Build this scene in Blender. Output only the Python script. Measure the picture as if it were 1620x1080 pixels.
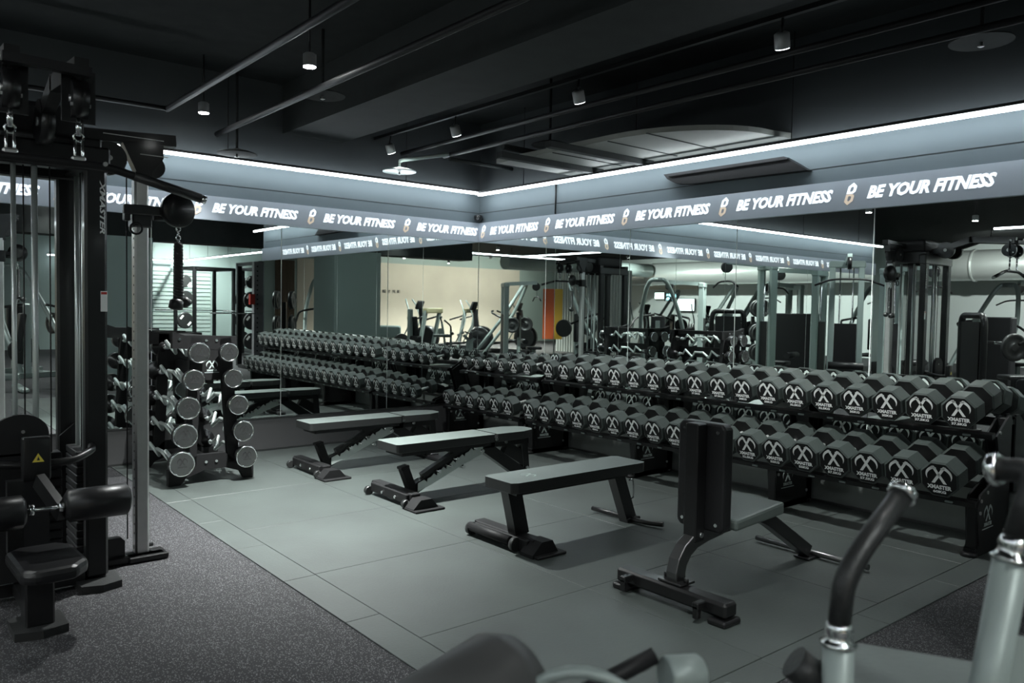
import bpy, bmesh, math, random
from mathutils import Vector as V, Matrix as M4, Euler
from math import pi, sin, cos, radians as rad
random.seed(7)
S = bpy.context.scene
COL = S.collection
for o in list(bpy.data.objects): bpy.data.objects.remove(o)

# ------------------------------------------------------------------ camera, world, exposure
F_PX = 1256.0
cam_d = bpy.data.cameras.new('camera'); cam = bpy.data.objects.new('camera', cam_d); COL.objects.link(cam)
cam_d.sensor_width = 36.0; cam_d.lens = F_PX/1620*36; cam_d.clip_end = 100; cam_d.clip_start = .05
yaw, pit, rol = 0.87907507, 0.04227595, 0.01748757
Fw = V((cos(pit)*cos(yaw), cos(pit)*sin(yaw), -sin(pit))); Rt = V((sin(yaw), -cos(yaw), 0)); Up = Rt.cross(Fw)
R2 = cos(rol)*Rt+sin(rol)*Up; U2 = -sin(rol)*Rt+cos(rol)*Up
m = M4((R2, U2, -Fw)).transposed().to_4x4(); m.translation = V((-5.558, -7.336, 1.413)); cam.matrix_world = m
cam_d.dof.use_dof = True; cam_d.dof.focus_distance = 5.5; cam_d.dof.aperture_fstop = 4.0
S.camera = cam
w = bpy.data.worlds.new('world'); S.world = w; w.use_nodes = True
w.node_tree.nodes['Background'].inputs[0].default_value = (.5, .6, .65, 1)
w.node_tree.nodes['Background'].inputs[1].default_value = .05
S.view_settings.view_transform = 'Standard'; S.view_settings.look = 'None'
S.view_settings.gamma = 1.0; S.view_settings.use_curve_mapping = False
S.view_settings.exposure = 1.1

# ------------------------------------------------------------------ lights of the room
def area(name, loc, size, power, col=(.9, .97, 1), rot=(0, 0, 0), sy=None, spread=None):
    d = bpy.data.lights.new(name, 'AREA'); d.energy = power; d.color = col; d.size = size
    if sy: d.shape = 'RECTANGLE'; d.size_y = sy
    if spread: d.spread = spread
    o = bpy.data.objects.new(name, d); COL.objects.link(o); o.location = loc; o.rotation_euler = rot; return o
def spot(name, loc, power, tgt=None, ang=110, col=(.96, 1, .98), blend=.6, size=.04):
    d = bpy.data.lights.new(name, 'SPOT'); d.energy = power; d.color = col; d.spot_size = rad(ang); d.spot_blend = blend
    d.shadow_soft_size = size
    o = bpy.data.objects.new(name, d); COL.objects.link(o); o.location = loc
    if tgt: o.rotation_euler = (V(tgt)-V(loc)).to_track_quat('-Z', 'Y').to_euler()
    return o
LED_Z = 2.67
# downlights over the benches, then lamps added to brighten the hall behind
SPOTS_ON = [(-3.17, -2.26), (-3.26, -.42), (-3.35, -5.3), (-3.2, -6.9)]
for i, (x, y) in enumerate(SPOTS_ON): spot('downlight', (x, y, 3.0), [950, 120, 120, 24][i], ang=[92, 66, 66, 90][i], blend=1)
for x, y, p in [(-1.37, -3.01, 115), (-1.37, -4.7, 150), (-1.37, -.45, 22), (-1.37, -1.43, 90)]:
    spot('track_light', (x, y, 2.93), p, (x+1.05, y-.1, .6), 72, blend=1)
HALL_FILL = [(-5.6, -9.5), (-7.6, -9.2), (-7.5, -11.5), (-9.8, -13.8), (-12.2, -14.2), (-6.8, -4.0), (-8.3, -2.2), (-8.3, -4.6), (-9.8, -3.4), (-6.2, -1.5), (-.5, -11.0), (.8, -13.0), (-10.5, -15.6), (-13.5, -15.6), (-8, -14.5)]  # lamps put in to light the hall behind the camera
HALL_FILL_P = [160, 260, 420, 500, 500, 40, 150, 120, 350, 60, 350, 500, 900, 900, 600]
for (x, y), p in zip(HALL_FILL, HALL_FILL_P): spot('downlight', (x, y, 2.92), p, ang=140, blend=.8, col=(1, .97, .9) if y < -13 and x < -5 else (.94, 1, .98))
WALL_FILL = [(-15.2, -11.5), (-15.2, -8.0), (-15.2, -4.0), (-15.2, 0.0), (2.4, -16.6), (-4.2, -8.6), (-10.2, -15.9), (-12.6, -15.9), (-14.9, -15.9)]  # wall washers put in to brighten the far walls and column
WALL_FILL_P = [460, 460, 460, 360, 520, 150, 170, 170, 190]; WALL_FILL_T = [(-3, 0, -1.7)]*4+[(-.2, -1.8, -2.0), (2, 1.3, -1.2)]+[(0, -2.6, -1.5)]*3
for (x, y), p, t in zip(WALL_FILL, WALL_FILL_P, WALL_FILL_T): spot('wall_wash_fill', (x, y, 3.2), p, (x+t[0], y+t[1], 3.2+t[2]), ang=130, blend=.8, col=(1, .96, .88) if y < -15 and x < -9 else (.94, 1, .98))

# ------------------------------------------------------------------ materials
MATS = {}
def mat(name, col, rough=.5, metal=0., bump=0., bscale=40., emit=None, spec=.5, noise=0., nscale=6., coat=0.):
    if name in MATS: return MATS[name]
    mt = bpy.data.materials.new(name); mt.use_nodes = True; nt = mt.node_tree; b = nt.nodes['Principled BSDF']
    b.inputs['Base Color'].default_value = (*col, 1); b.inputs['Roughness'].default_value = rough
    b.inputs['Metallic'].default_value = metal; b.inputs['Specular IOR Level'].default_value = spec
    b.inputs['Coat Weight'].default_value = coat; b.inputs['Coat Roughness'].default_value = .08
    if emit: b.inputs['Emission Color'].default_value = (*emit[0], 1); b.inputs['Emission Strength'].default_value = emit[1]
    tc = nt.nodes.new('ShaderNodeTexCoord')
    if bump:
        n = nt.nodes.new('ShaderNodeTexNoise'); n.inputs['Scale'].default_value = bscale; n.inputs['Detail'].default_value = 4
        bp = nt.nodes.new('ShaderNodeBump'); bp.inputs['Strength'].default_value = bump; bp.inputs['Distance'].default_value = .01
        nt.links.new(tc.outputs['Object'], n.inputs['Vector']); nt.links.new(n.outputs['Fac'], bp.inputs['Height'])
        nt.links.new(bp.outputs['Normal'], b.inputs['Normal'])
    if noise:
        n = nt.nodes.new('ShaderNodeTexNoise'); n.inputs['Scale'].default_value = nscale; n.inputs['Detail'].default_value = 5
        r = nt.nodes.new('ShaderNodeMapRange'); r.inputs['To Min'].default_value = 1-noise; r.inputs['To Max'].default_value = 1+noise
        mx = nt.nodes.new('ShaderNodeVectorMath'); mx.operation = 'SCALE'; mx.inputs[0].default_value = col
        nt.links.new(tc.outputs['Object'], n.inputs['Vector']); nt.links.new(n.outputs['Fac'], r.inputs['Value'])
        nt.links.new(r.outputs['Result'], mx.inputs['Scale']); nt.links.new(mx.outputs['Vector'], b.inputs['Base Color'])
    MATS[name] = mt; return mt
black = mat('black_paint', (.009, .009, .0095), .34, spec=.4, coat=.2)
matte = mat('matte_black_steel', (.009, .009, .0095), .6, spec=.25)
satin = mat('satin_black', (.011, .011, .012), .5, spec=.35)
rubber = mat('black_rubber', (.02, .021, .021), .42, bump=.15, bscale=120)
hexcap = mat('dumbbell_face', (.009, .0095, .0095), .5, spec=.3)
hexr = mat('dumbbell_rubber', (.05, .062, .058), .38, spec=.6, bump=.12, bscale=160)
leather = mat('bench_leather_sheen', (.1, .12, .112), .42, spec=.7, bump=.08, bscale=90)  # grey tone holds the overhead sheen of black vinyl
shade_vinyl = mat('pad_side_shade', (.014, .015, .015), .45)  # near-black copy for pad sides; their shade is put into the colour
dleather = mat('dark_leather', (.012, .012, .013), .36, bump=.2, bscale=14)
chrome = mat('chrome', (.85, .87, .87), .14, 1.0)
handm = mat('satin_chrome', (.85, .87, .86), .35, .6)
rodm = mat('polished_rod', (.55, .6, .58), .3, .6)
steel = mat('brushed_steel', (.55, .55, .54), .34, .9, noise=.1, nscale=20)
dsteel = mat('grey_steel', (.2, .2, .2), .34, 1.0)
silverp = mat('silver_paint', (.3, .35, .335), .4, .15)
white = mat('white_print', (.9, .92, .9), .5)
greyp = mat('grey_print', (.5, .58, .56), .5)
etch = mat('etched_print', (.03, .03, .03), .5)
yellow = mat('yellow_print', (.75, .6, .08), .5)
red = mat('red_print', (.45, .04, .03), .5)
orange = mat('orange_panel', (.75, .13, .03), .5)
yellowp = mat('yellow_panel', (.85, .5, .05), .5)
ceil_m = mat('black_ceiling', (.026, .028, .028), .9, noise=.3, spec=.1)
upperp = mat('dark_upper_wall', (.036, .042, .045), .8, noise=.15, nscale=2)
soffit = mat('painted_beam', (.03, .033, .033), .8, noise=.2, spec=.2)
wallp = mat('blue_grey_wall', (.125, .155, .17), .75, noise=.08, nscale=3, bump=.1, bscale=8)
bandm = mat('fascia_band', (.56, .62, .7), .55)
bandw = mat('fascia_lettering', (.95, .97, 1), .4, emit=((.9, .97, 1), .45))
goldp = mat('fascia_badge_gold', (.9, .76, .62), .4, emit=((.9, .72, .55), .2))
kick = mat('grey_kick_panel', (.085, .085, .087), .5)
kickm = mat('metal_kick_panel', (.26, .28, .27), .3, .4, noise=.25, nscale=2)
sage = mat('sage_paint', (.3, .37, .35), .6)
mirror = mat('mirror_glass', (.84, .89, .87), .0, 1.0)
plaster = mat('beige_plaster', (.55, .5, .42), .8, noise=.12, nscale=1.2)
offw = mat('off_white_wall', (.62, .66, .64), .7)
shutm = mat('pale_shutter', (.42, .5, .47), .5)
duct = mat('galvanised_duct', (.7, .73, .7), .32, .6, bump=.5, bscale=1.6)
wood = mat('slat_wood', (.12, .08, .05), .6)
ledm = mat('led_tube', (1, 1, 1), .5, emit=((.86, .95, 1), 11))
lampm = mat('lamp_disc', (1, 1, 1), .5, emit=((.97, 1, .98), 40))
lampd = mat('lamp_disc_dim', (1, 1, 1), .5, emit=((.9, .96, 1), 3))
screen = mat('screen_blue', (.1, .3, .35), .3, emit=((.35, .8, .9), 1.6))
screenw = mat('screen_white', (.5, .5, .5), .3, emit=((.8, .95, .95), 2.0))
lampcase = mat('lamp_housing', (.35, .36, .36), .4, .3)
panelm = mat('pale_ceiling_panel', (.22, .225, .21), .7)

def rubber_mat():
    mt = bpy.data.materials.new('rubber_tile'); mt.use_nodes = True; nt = mt.node_tree; b = nt.nodes['Principled BSDF']; L = nt.links
    tc = nt.nodes.new('ShaderNodeTexCoord')
    n = nt.nodes.new('ShaderNodeTexNoise'); n.inputs['Scale'].default_value = 2.2; n.inputs['Detail'].default_value = 8
    cr = nt.nodes.new('ShaderNodeValToRGB'); cr.color_ramp.elements[0].position = .3; cr.color_ramp.elements[1].position = .7
    cr.color_ramp.elements[0].color = (.042, .049, .0465, 1); cr.color_ramp.elements[1].color = (.056, .067, .063, 1)
    n2 = nt.nodes.new('ShaderNodeTexNoise'); n2.inputs['Scale'].default_value = 90; n2.inputs['Detail'].default_value = 4
    bp = nt.nodes.new('ShaderNodeBump'); bp.inputs['Strength'].default_value = .2; bp.inputs['Distance'].default_value = .004
    L.new(tc.outputs['Object'], n.inputs['Vector']); L.new(tc.outputs['Object'], n2.inputs['Vector'])
    L.new(n.outputs['Fac'], cr.inputs['Fac']); L.new(cr.outputs['Color'], b.inputs['Base Color'])
    L.new(n2.outputs['Fac'], bp.inputs['Height']); L.new(bp.outputs['Normal'], b.inputs['Normal'])
    b.inputs['Roughness'].default_value = .5; b.inputs['Specular IOR Level'].default_value = .45
    return mt
def speckle_mat():
    mt = bpy.data.materials.new('speckled_rubber_roll'); mt.use_nodes = True; nt = mt.node_tree; b = nt.nodes['Principled BSDF']; L = nt.links
    tc = nt.nodes.new('ShaderNodeTexCoord')
    v = nt.nodes.new('ShaderNodeTexVoronoi'); v.inputs['Scale'].default_value = 170; v.inputs['Randomness'].default_value = 1
    wn = nt.nodes.new('ShaderNodeTexWhiteNoise')
    mr = nt.nodes.new('ShaderNodeMath'); mr.operation = 'GREATER_THAN'; mr.inputs[1].default_value = .58
    ds = nt.nodes.new('ShaderNodeMath'); ds.operation = 'LESS_THAN'; ds.inputs[1].default_value = .42
    mu = nt.nodes.new('ShaderNodeMath'); mu.operation = 'MULTIPLY'
    mx = nt.nodes.new('ShaderNodeMix'); mx.data_type = 'RGBA'; mx.inputs['A'].default_value = (.021, .021, .023, 1); mx.inputs['B'].default_value = (.14, .14, .145, 1)
    L.new(tc.outputs['Object'], v.inputs['Vector']); L.new(v.outputs['Color'], wn.inputs['Vector']); L.new(wn.outputs['Value'], mr.inputs[0])
    L.new(v.outputs['Distance'], ds.inputs[0]); L.new(mr.outputs[0], mu.inputs[0]); L.new(ds.outputs[0], mu.inputs[1])
    L.new(mu.outputs[0], mx.inputs['Factor']); L.new(mx.outputs['Result'], b.inputs['Base Color'])
    b.inputs['Roughness'].default_value = .75; b.inputs['Specular IOR Level'].default_value = .25
    return mt
tile_m = rubber_mat(); speck = speckle_mat()

# ------------------------------------------------------------------ geometry helpers
TXT = {}
def text_geo(s, size, bold=.0, shear=0., depth=0.0, space=1.0):
    k = (s, bold, shear, space)
    if k not in TXT:
        c = bpy.data.curves.new('t', 'FONT'); c.body = s; c.size = 1; c.offset = bold; c.shear = shear; c.align_x = 'CENTER'; c.align_y = 'CENTER'
        c.resolution_u = 2; c.space_character = space
        o = bpy.data.objects.new('t', c); COL.objects.link(o)
        dg = bpy.context.evaluated_depsgraph_get(); me = bpy.data.meshes.new_from_object(o.evaluated_get(dg))
        vs = [tuple(v.co) for v in me.vertices]; fs = [tuple(p.vertices) for p in me.polygons]
        bpy.data.objects.remove(o); bpy.data.curves.remove(c); bpy.data.meshes.remove(me)
        xs = [v[0] for v in vs] or [0]; ys = [v[1] for v in vs] or [0]
        cx, cy = (min(xs)+max(xs))/2, (min(ys)+max(ys))/2
        TXT[k] = ([(x-cx, y-cy) for x, y, z in vs], fs, max(xs)-min(xs), max(ys)-min(ys))
    return TXT[k]

def frame_of(d, up=V((0, 0, 1))):
    d = d.normalized()
    if abs(d.dot(up)) > .98: up = V((1, 0, 0))
    u = up.cross(d).normalized(); return u, d.cross(u)

class MB:
    def __init__(s, off=(0, 0, 0)): s.v = []; s.f = []; s.o = V(off)
    def geo(s, vs, fs, mi=0, sm=False):
        b = len(s.v); s.v += [V(v)-s.o for v in vs]; s.f += [(tuple(b+i for i in f), mi, sm) for f in fs]; return s
    def box(s, c, d, mi=0, rot=None, bev=0, seg=1):
        hx, hy, hz = d[0]/2, d[1]/2, d[2]/2; c = V(c)
        if bev:
            bm = bmesh.new(); bmesh.ops.create_cube(bm, size=1)
            for v in bm.verts: v.co = V((v.co.x*d[0], v.co.y*d[1], v.co.z*d[2]))
            bmesh.ops.bevel(bm, geom=list(bm.edges), offset=bev, segments=seg, profile=.6, affect='EDGES')
            bm.verts.ensure_lookup_table(); vs = [v.co.copy() for v in bm.verts]; fs = [[v.index for v in f.verts] for f in bm.faces]; bm.free()
        else:
            vs = [V((x, y, z)) for x in (-hx, hx) for y in (-hy, hy) for z in (-hz, hz)]
            fs = [(0, 1, 3, 2), (4, 6, 7, 5), (0, 4, 5, 1), (2, 3, 7, 6), (0, 2, 6, 4), (1, 5, 7, 3)]
        if rot is not None:
            R = rot if isinstance(rot, M4) else Euler(rot).to_matrix().to_4x4()
            vs = [R @ v for v in vs]
        return s.geo([c+v for v in vs], fs, mi, seg > 1)
    def bar(s, p, q, wd, ht, mi=0, up=(0, 0, 1), bev=0):
        p, q = V(p), V(q); d = q-p; u, v = frame_of(d, V(up)); L = d.length
        R = M4((u, v, d.normalized())).transposed().to_4x4()
        return s.box((p+q)/2, (wd, ht, L), mi, R, bev)
    def sweep(s, pts, prof, mi=0, up=(0, 0, 1), sm=False, closed=False, caps=True, scale=None):
        pts = [V(p) for p in pts]; n = len(prof); N = len(pts); vs = []; u0 = None
        for i, p in enumerate(pts):
            if closed: d = pts[(i+1) % N]-pts[i-1]
            else: d = pts[min(i+1, N-1)]-pts[max(i-1, 0)]
            d = d.normalized()
            if u0 is None: u, v = frame_of(d, V(up))
            else:
                u = (u0-d*u0.dot(d)).normalized(); v = d.cross(u)
            u0 = u; k = scale[i] if scale else 1
            vs += [p+(u*a+v*b)*k for a, b in prof]
        fs = []
        for i in range(N if closed else N-1):
            a, b = i*n, ((i+1) % N)*n
            for j in range(n): fs.append((a+j, a+(j+1) % n, b+(j+1) % n, b+j))
        s.geo(vs, fs, mi, sm)
        if caps and not closed: s.f += [(tuple(len(s.v)-N*n+j for j in reversed(range(n))), mi, False), (tuple(len(s.v)-n+j for j in range(n)), mi, False)]
        return s
    def tube(s, pts, r, mi=0, n=10, sm=True, closed=False, scale=None):
        return s.sweep(pts, [(r*cos(2*pi*i/n), r*sin(2*pi*i/n)) for i in range(n)], mi, sm=sm, closed=closed, scale=scale)
    def cyl(s, p, q, r, mi=0, n=16, r2=None, sm=True):
        return s.tube([p, q], r, mi, n, sm, scale=[1, (r2/r if r2 is not None else 1)])
    def lathe(s, base, axis, prof, mi=0, n=20, sm=True):
        # prof: list of (distance along axis, radius)
        base = V(base); a = V(axis).normalized(); u, v = frame_of(a); vs = []
        for h, r in prof: vs += [base+a*h+(u*cos(2*pi*i/n)+v*sin(2*pi*i/n))*max(r, 1e-4) for i in range(n)]
        fs = [(k*n+j, k*n+(j+1) % n, (k+1)*n+(j+1) % n, (k+1)*n+j) for k in range(len(prof)-1) for j in range(n)]
        fs2 = [tuple(reversed(range(n))), tuple((len(prof)-1)*n+j for j in range(n))]
        s.geo(vs, fs, mi, sm); b = len(s.v)-len(vs)
        s.f += [(tuple(b+i for i in f), mi, False) for f in fs2]; return s
    def prism(s, poly, o, U, W, T, mi=0, side=None):
        # 2-D polygon on plane (U,W) at o extruded by vector T
        o, U, W, T = V(o), V(U), V(W), V(T); n = len(poly)
        a = [o+U*x+W*y for x, y in poly]; vs = a+[p+T for p in a]
        fs = [tuple(range(n)), tuple(n+i for i in reversed(range(n)))]+[(i, i+n, (i+1) % n+n, (i+1) % n) for i in range(n)]
        if side is not None:
            s.geo(vs, fs[1:2], mi); s.geo(vs, fs[:1]+fs[2:], side); return s
        return s.geo(vs, fs, mi)
    def flat(s, vs2, fs, o, U, W, k=1, mi=0):
        o, U, W = V(o), V(U), V(W); return s.geo([o+U*(x*k)+W*(y*k) for x, y in vs2], fs, mi)
    def text(s, t, o, U, W, h=None, width=None, mi=0, bold=.02, shear=0, squeeze=1.0, space=1.0):
        vs, fs, tw, th = text_geo(t, 1, bold, shear, space=space)
        k = (h/th) if h else width/tw
        kx = (width/tw) if width else k*squeeze
        if not h: k = kx
        return s.flat([(x*kx, y*k) for x, y in vs], fs, o, U, W, 1, mi)
    def build(s, name, mats, parent=None, bevel=0):
        me = bpy.data.meshes.new(name); me.from_pydata([tuple(v) for v in s.v], [], [f[0] for f in s.f])
        mats = mats if isinstance(mats, (list, tuple)) else [mats]
        for mm in mats: me.materials.append(mm)
        me.polygons.foreach_set('material_index', [min(f[1], len(mats)-1) for f in s.f])
        me.polygons.foreach_set('use_smooth', [f[2] for f in s.f]); me.update()
        bm = bmesh.new(); bm.from_mesh(me); bmesh.ops.recalc_face_normals(bm, faces=bm.faces); bm.to_mesh(me); bm.free()
        o = bpy.data.objects.new(name, me); COL.objects.link(o)
        if parent is not None: o.parent = parent
        else: o.location = s.o
        if bevel:
            md = o.modifiers.new('bevel', 'BEVEL'); md.width = bevel; md.segments = 2; md.limit_method = 'ANGLE'
        return o
def arc(c, r, a0, a1, n, U=(1, 0, 0), W=(0, 0, 1)):
    c, U, W = V(c), V(U), V(W)
    return [c+U*(r*cos(rad(a0+(a1-a0)*i/n)))+W*(r*sin(rad(a0+(a1-a0)*i/n))) for i in range(n+1)]
def smooth(pts, n=5, k=.35):
    # round the corners of a polyline
    pts = [V(p) for p in pts]; out = [pts[0]]
    for i in range(1, len(pts)-1):
        a, b, c = pts[i-1], pts[i], pts[i+1]; p = b+(a-b)*k; q = b+(c-b)*k
        for j in range(n+1):
            t = j/n; out.append(p*(1-t)**2+b*2*t*(1-t)+q*t*t)
    return out+[pts[-1]]
def tag(o, label=None, cat=None, group=None, kind=None):
    if label: o['label'] = label
    if cat: o['category'] = cat
    if group: o['group'] = group
    if kind: o['kind'] = kind
    return o
def thing(name, label, cat, loc=(0, 0, 0), rz=0, group=None):
    o = bpy.data.objects.new(name, None); COL.objects.link(o); o.location = loc; o.rotation_euler = (0, 0, rz)
    o.empty_display_size = .1
    return tag(o, label, cat, group)
def struct(o): o['kind'] = 'structure'; return o
def dup(root, loc, rz=0, label=None, group=None):
    r = root.copy(); COL.objects.link(r); r.location = loc; r.rotation_euler = (0, 0, rz)
    if label: r['label'] = label
    if group: r['group'] = group
    for ch in list(root.children):
        c = ch.copy(); COL.objects.link(c); c.parent = r
        for g in list(ch.children):
            d = g.copy(); COL.objects.link(d); d.parent = c
    return r
ORD = ['first', 'second', 'third', 'fourth', 'fifth', 'sixth', 'seventh', 'eighth', 'ninth', 'tenth', 'eleventh', 'twelfth', 'thirteenth', 'fourteenth', 'fifteenth', 'sixteenth', 'seventeenth', 'eighteenth']

# axe emblem (two crossed curved axes) in unit coordinates, then the maker's name below
def emblem():
    vs, fs = [], []
    def quad(*p): b = len(vs); vs.extend(p); fs.append(tuple(range(b, b+len(p))))
    for sgn in (1, -1):
        f = lambda x, y: (x*sgn, y)
        quad(f(-.62, -.95), f(-.34, -.95), f(.52, .78), f(.3, .88))
        quad(f(.3, .88), f(.16, .78), f(.22, .66), f(.52, .72), f(.6, .93), f(.38, 1.0))
        n = 9
        for i in range(n):
            a0, a1 = rad(62-92*i/n), rad(62-92*(i+1)/n); k0, k1 = .72+.28*(i/n)**1.6, .72+.28*((i+1)/n)**1.6
            quad(f(cos(a0)*1.06, sin(a0)*1.06), f(cos(a1)*1.06, sin(a1)*1.06), f(cos(a1)*1.06*k1, sin(a1)*1.06*k1), f(cos(a0)*1.06*k0, sin(a0)*1.06*k0))
    return vs, fs
EV, EF = emblem()
def badge(mb, o, U, W, r, wt=None, mi=0, sub=False, name=True):
    o, U, W = V(o), V(U).normalized(), V(W).normalized()
    mb.flat(EV, EF, o, U, W*.78, r, mi)
    if name: mb.text('XMASTER', o-W*(r*1.06), U, W, h=r*.37, width=r*1.95, mi=mi, bold=.05)
    if wt: mb.text(wt, o-W*(r*1.46), U, W, h=r*.25, width=r*(1.3 if len(wt) > 4 else 1.05), mi=mi, bold=.05)
    if sub: mb.flat([(-1.35, -1.42), (1.35, -1.42), (1.35, -1.5), (-1.35, -1.5)], [(0, 1, 2, 3)], o, U, W, r, mi)

# ------------------------------------------------------------------ setting: floor, walls, ceiling
fb = MB()
fb.box((-8, -7.5, -.05), (24, 24, .1), 0)
TH = .006
xs = [-3.725, -2.728, -1.73, -.73, 0]; ys = [0, -.54, -1.545, -2.545, -3.54, -4.545, -5.55]
g = .0035
for i in range(4):
    for j in range(6):
        x0, x1 = xs[i]+g/2, xs[i+1]-g/2; y0, y1 = ys[j+1]+g/2, ys[j]-g/2
        fb.box(((x0+x1)/2, (y0+y1)/2, TH/2), (x1-x0, y1-y0, TH), 1, bev=.0015)
for k in range(9):
    y1 = -.25-.66*k; y0 = max(y1-.66, -5.71)
    if y1 < -5.6: break
    fb.box((-3.8125, (y0+y1)/2, TH/2), (.172, y1-y0-g, TH), 1, bev=.0015)
fb.box((-3.8125, -.125, TH/2), (.172, .25-g, TH), 1)
for k in range(5):
    x1 = -.35-.8*k; x0 = max(x1-.8, -3.725)
    fb.box(((x0+x1)/2, -5.63, TH/2), (x1-x0-g, .155, TH), 1, bev=.0015)
fb.box((-.175, -5.63, TH/2), (.35-g, .155, TH), 1)
struct(fb.build('floor', [speck, tile_m]))
cb = MB(); cb.box((-8, -7.5, 3.55), (24, 24, .1))
struct(cb.build('ceiling', ceil_m))
# left-hand wall of the picture (y = 0) and right-hand wall (x = 0)
WT = 2.72
wb = MB(); wb.box((-4.675, .1, WT/2), (9.65, .2, WT)); wb.box((-4.675, .1, 3.11), (9.65, .2, .78), 1)
struct(wb.build('wall_left', [wallp, upperp]))
wb = MB(); wb.box((.1, -3.05, WT/2), (.2, 6.5, WT)); wb.box((.1, -3.05, 3.11), (.2, 6.5, .78), 1)
struct(wb.build('wall_right', [wallp, upperp]))
wb = MB(); wb.box((-8, -19.6+.98, 1.75), (24, .2, 3.5)); wb.box((-11.5, -18.51, 1.5), (9.4, .02, 3.0), 1)
wb.box((-6.5, -18.51, 1.5), (.6, .02, 3.0), 1)
struct(wb.build('wall_back', [sage, plaster]))
wb = MB(); wb.box((-19.6, -7.3, 1.75), (.2, 23, 3.5))
struct(wb.build('wall_far_left', offw))
wb = MB(); wb.box((4.0, -12.4, 1.75), (.2, 12.6, 3.5)); wb.box((2.1, -6.2, 1.75), (3.8, .2, 3.5))
struct(wb.build('wall_far_right', sage))
wb = MB(); wb.box((-14.6, 4.1, 1.75), (10.2, .2, 3.5)); wb.box((-9.4, 2.1, 1.75), (.2, 3.8, 3.5))
struct(wb.build('wall_alcove', sage))
wb = MB(); wb.box((-12.6, -10.6, 1.3), (.12, 3.2, 2.6))
for k in range(26): wb.box((-12.52, -12.12+k*.122, 1.3), (.04, .06, 2.6))
struct(wb.build('wall_partition', offw))
# kick panels below the mirrors
MZ0, MZ1 = .322, 2.16
kb = MB(); kb.box((-4.75, -.012, MZ0/2), (9.5, .024, MZ0)); kb.box((-4.75, -.016, MZ0-.004), (9.5, .03, .008), 1)
kb.box((-4.75, -.018, .012), (9.5, .02, .024), 1)
struct(kb.build('baseboard_left', [kick, dsteel]))
kb = MB(); kb.box((-.012, -3.14, MZ0/2), (.024, 6.22, MZ0)); kb.box((-.016, -3.14, MZ0-.004), (.03, 6.22, .008), 1)
kb.box((-.018, -3.14, .012), (.02, 6.22, .024), 1)
struct(kb.build('baseboard_right', [kickm, dsteel]))
# thin pale backing so the mirror joints read as light lines
jb = MB(); jb.box((-4.75, -.002, (MZ0+MZ1)/2), (9.5, .004, MZ1-MZ0)); jb.box((-.002, -3.12, (MZ0+MZ1)/2), (.004, 6.22, MZ1-MZ0))
struct(jb.build('trim_1', white))
def mirror_panel(axis, a, b, label):
    c = (a+b)/2; L = abs(b-a)-.007; mb_ = MB((c, 0, MZ0) if axis == 'x' else (0, c, MZ0))
    h = MZ1-MZ0
    if axis == 'x': mb_.box((c, -.007, MZ0+h/2), (L, .008, h))
    else: mb_.box((-.007, c, MZ0+h/2), (.008, L, h))
    o = mb_.build('mirror_panel', mirror); tag(o, label, 'mirror', 'wall mirror panels')
ex = [-.012, -1.21, -2.39, -3.57, -4.75, -5.93, -7.11, -8.29, -9.47]
for i in range(8): mirror_panel('x', ex[i+1], ex[i], 'tall frameless mirror panel on the left wall, %s from the corner' % ORD[i])
ey = [-.012, -1.17, -2.33, -3.49, -4.62, -5.78, -6.24]
for i in range(6): mirror_panel('y', ey[i+1], ey[i], 'tall frameless mirror panel on the right wall, %s from the corner' % ORD[i])
# lettered fascia above the mirrors
def fascia(axis):
    L = 9.5 if axis == 'x' else 6.24
    c = (-L/2, -.018, 2.2675) if axis == 'x' else (-.018, -L/2-.037, 2.2675)
    off = (c[0], 0, MZ1) if axis == 'x' else (0, c[1], MZ1)
    r = thing('fascia_sign', 'long blue grey fascia lettered BE YOUR FITNESS above the %s wall mirrors' % ('left' if axis == 'x' else 'right'), 'sign', off)
    d = (L, .036, .215) if axis == 'x' else (.036, L, .215)
    MB(off).box(c, d).build('board', bandm, r)
    U = V((1, 0, 0)) if axis == 'x' else V((0, -1, 0)); N = V((0, -.0385, 0)) if axis == 'x' else V((-.0385, 0, 0))
    W = V((0, 0, 1)); S0 = V((0, 0, 2.272))
    n = 9 if axis == 'x' else 6
    for k in range(n):
        t = -.104-1.082*k if axis == 'y' else -1.02-1.09*k+1.09
        if axis == 'x' and k == 0: continue
        p = (U*(t if axis == 'x' else -t))+N+S0
        lt = MB(off); c0 = p+U*(.555)
        if axis == 'x' and t+.99 > -.02: c0 = p+U*.5
        end = (c0+U*.45)
        if axis == 'y' and end.y < -6.2: continue
        lt.text('BE YOUR FITNESS', c0, U, W, h=.09, width=.83, bold=.045, shear=.35)
        lt.build('lettering', bandw, r)
        ic = MB(off)
        sh = lambda x, y: (x+.3*y, y)
        outer = [(-.38, .0), (-.38, .7), (0, 1), (.4, .7), (.4, .12), (.3, 0), (.4, -.12), (.4, -.75), (0, -1), (-.38, -.7)]
        def ring(o_, i_, m_):
            n_ = len(o_)
            ic.flat([sh(*q) for q in o_]+[sh(*q) for q in i_], [(a, (a+1) % n_, n_+(a+1) % n_, n_+a) for a in range(n_)], p+U*.02, U, W, .078, m_)
        up_o = [(-.4, .02), (-.4, .68), (0, 1), (.42, .66), (.42, .2), (.22, .02)]; up_i = [(-.14, .2), (-.14, .55), (0, .68), (.16, .54), (.16, .28), (.08, .2)]
        lo_o = [(x, -y) for x, y in up_o]; lo_i = [(x, -y) for x, y in up_i]
        ring(up_o, up_i, 0); ring(lo_o, lo_i, 1)
        ic.build('badge', [bandw, goldp], r)
fascia('x'); fascia('y')
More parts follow.
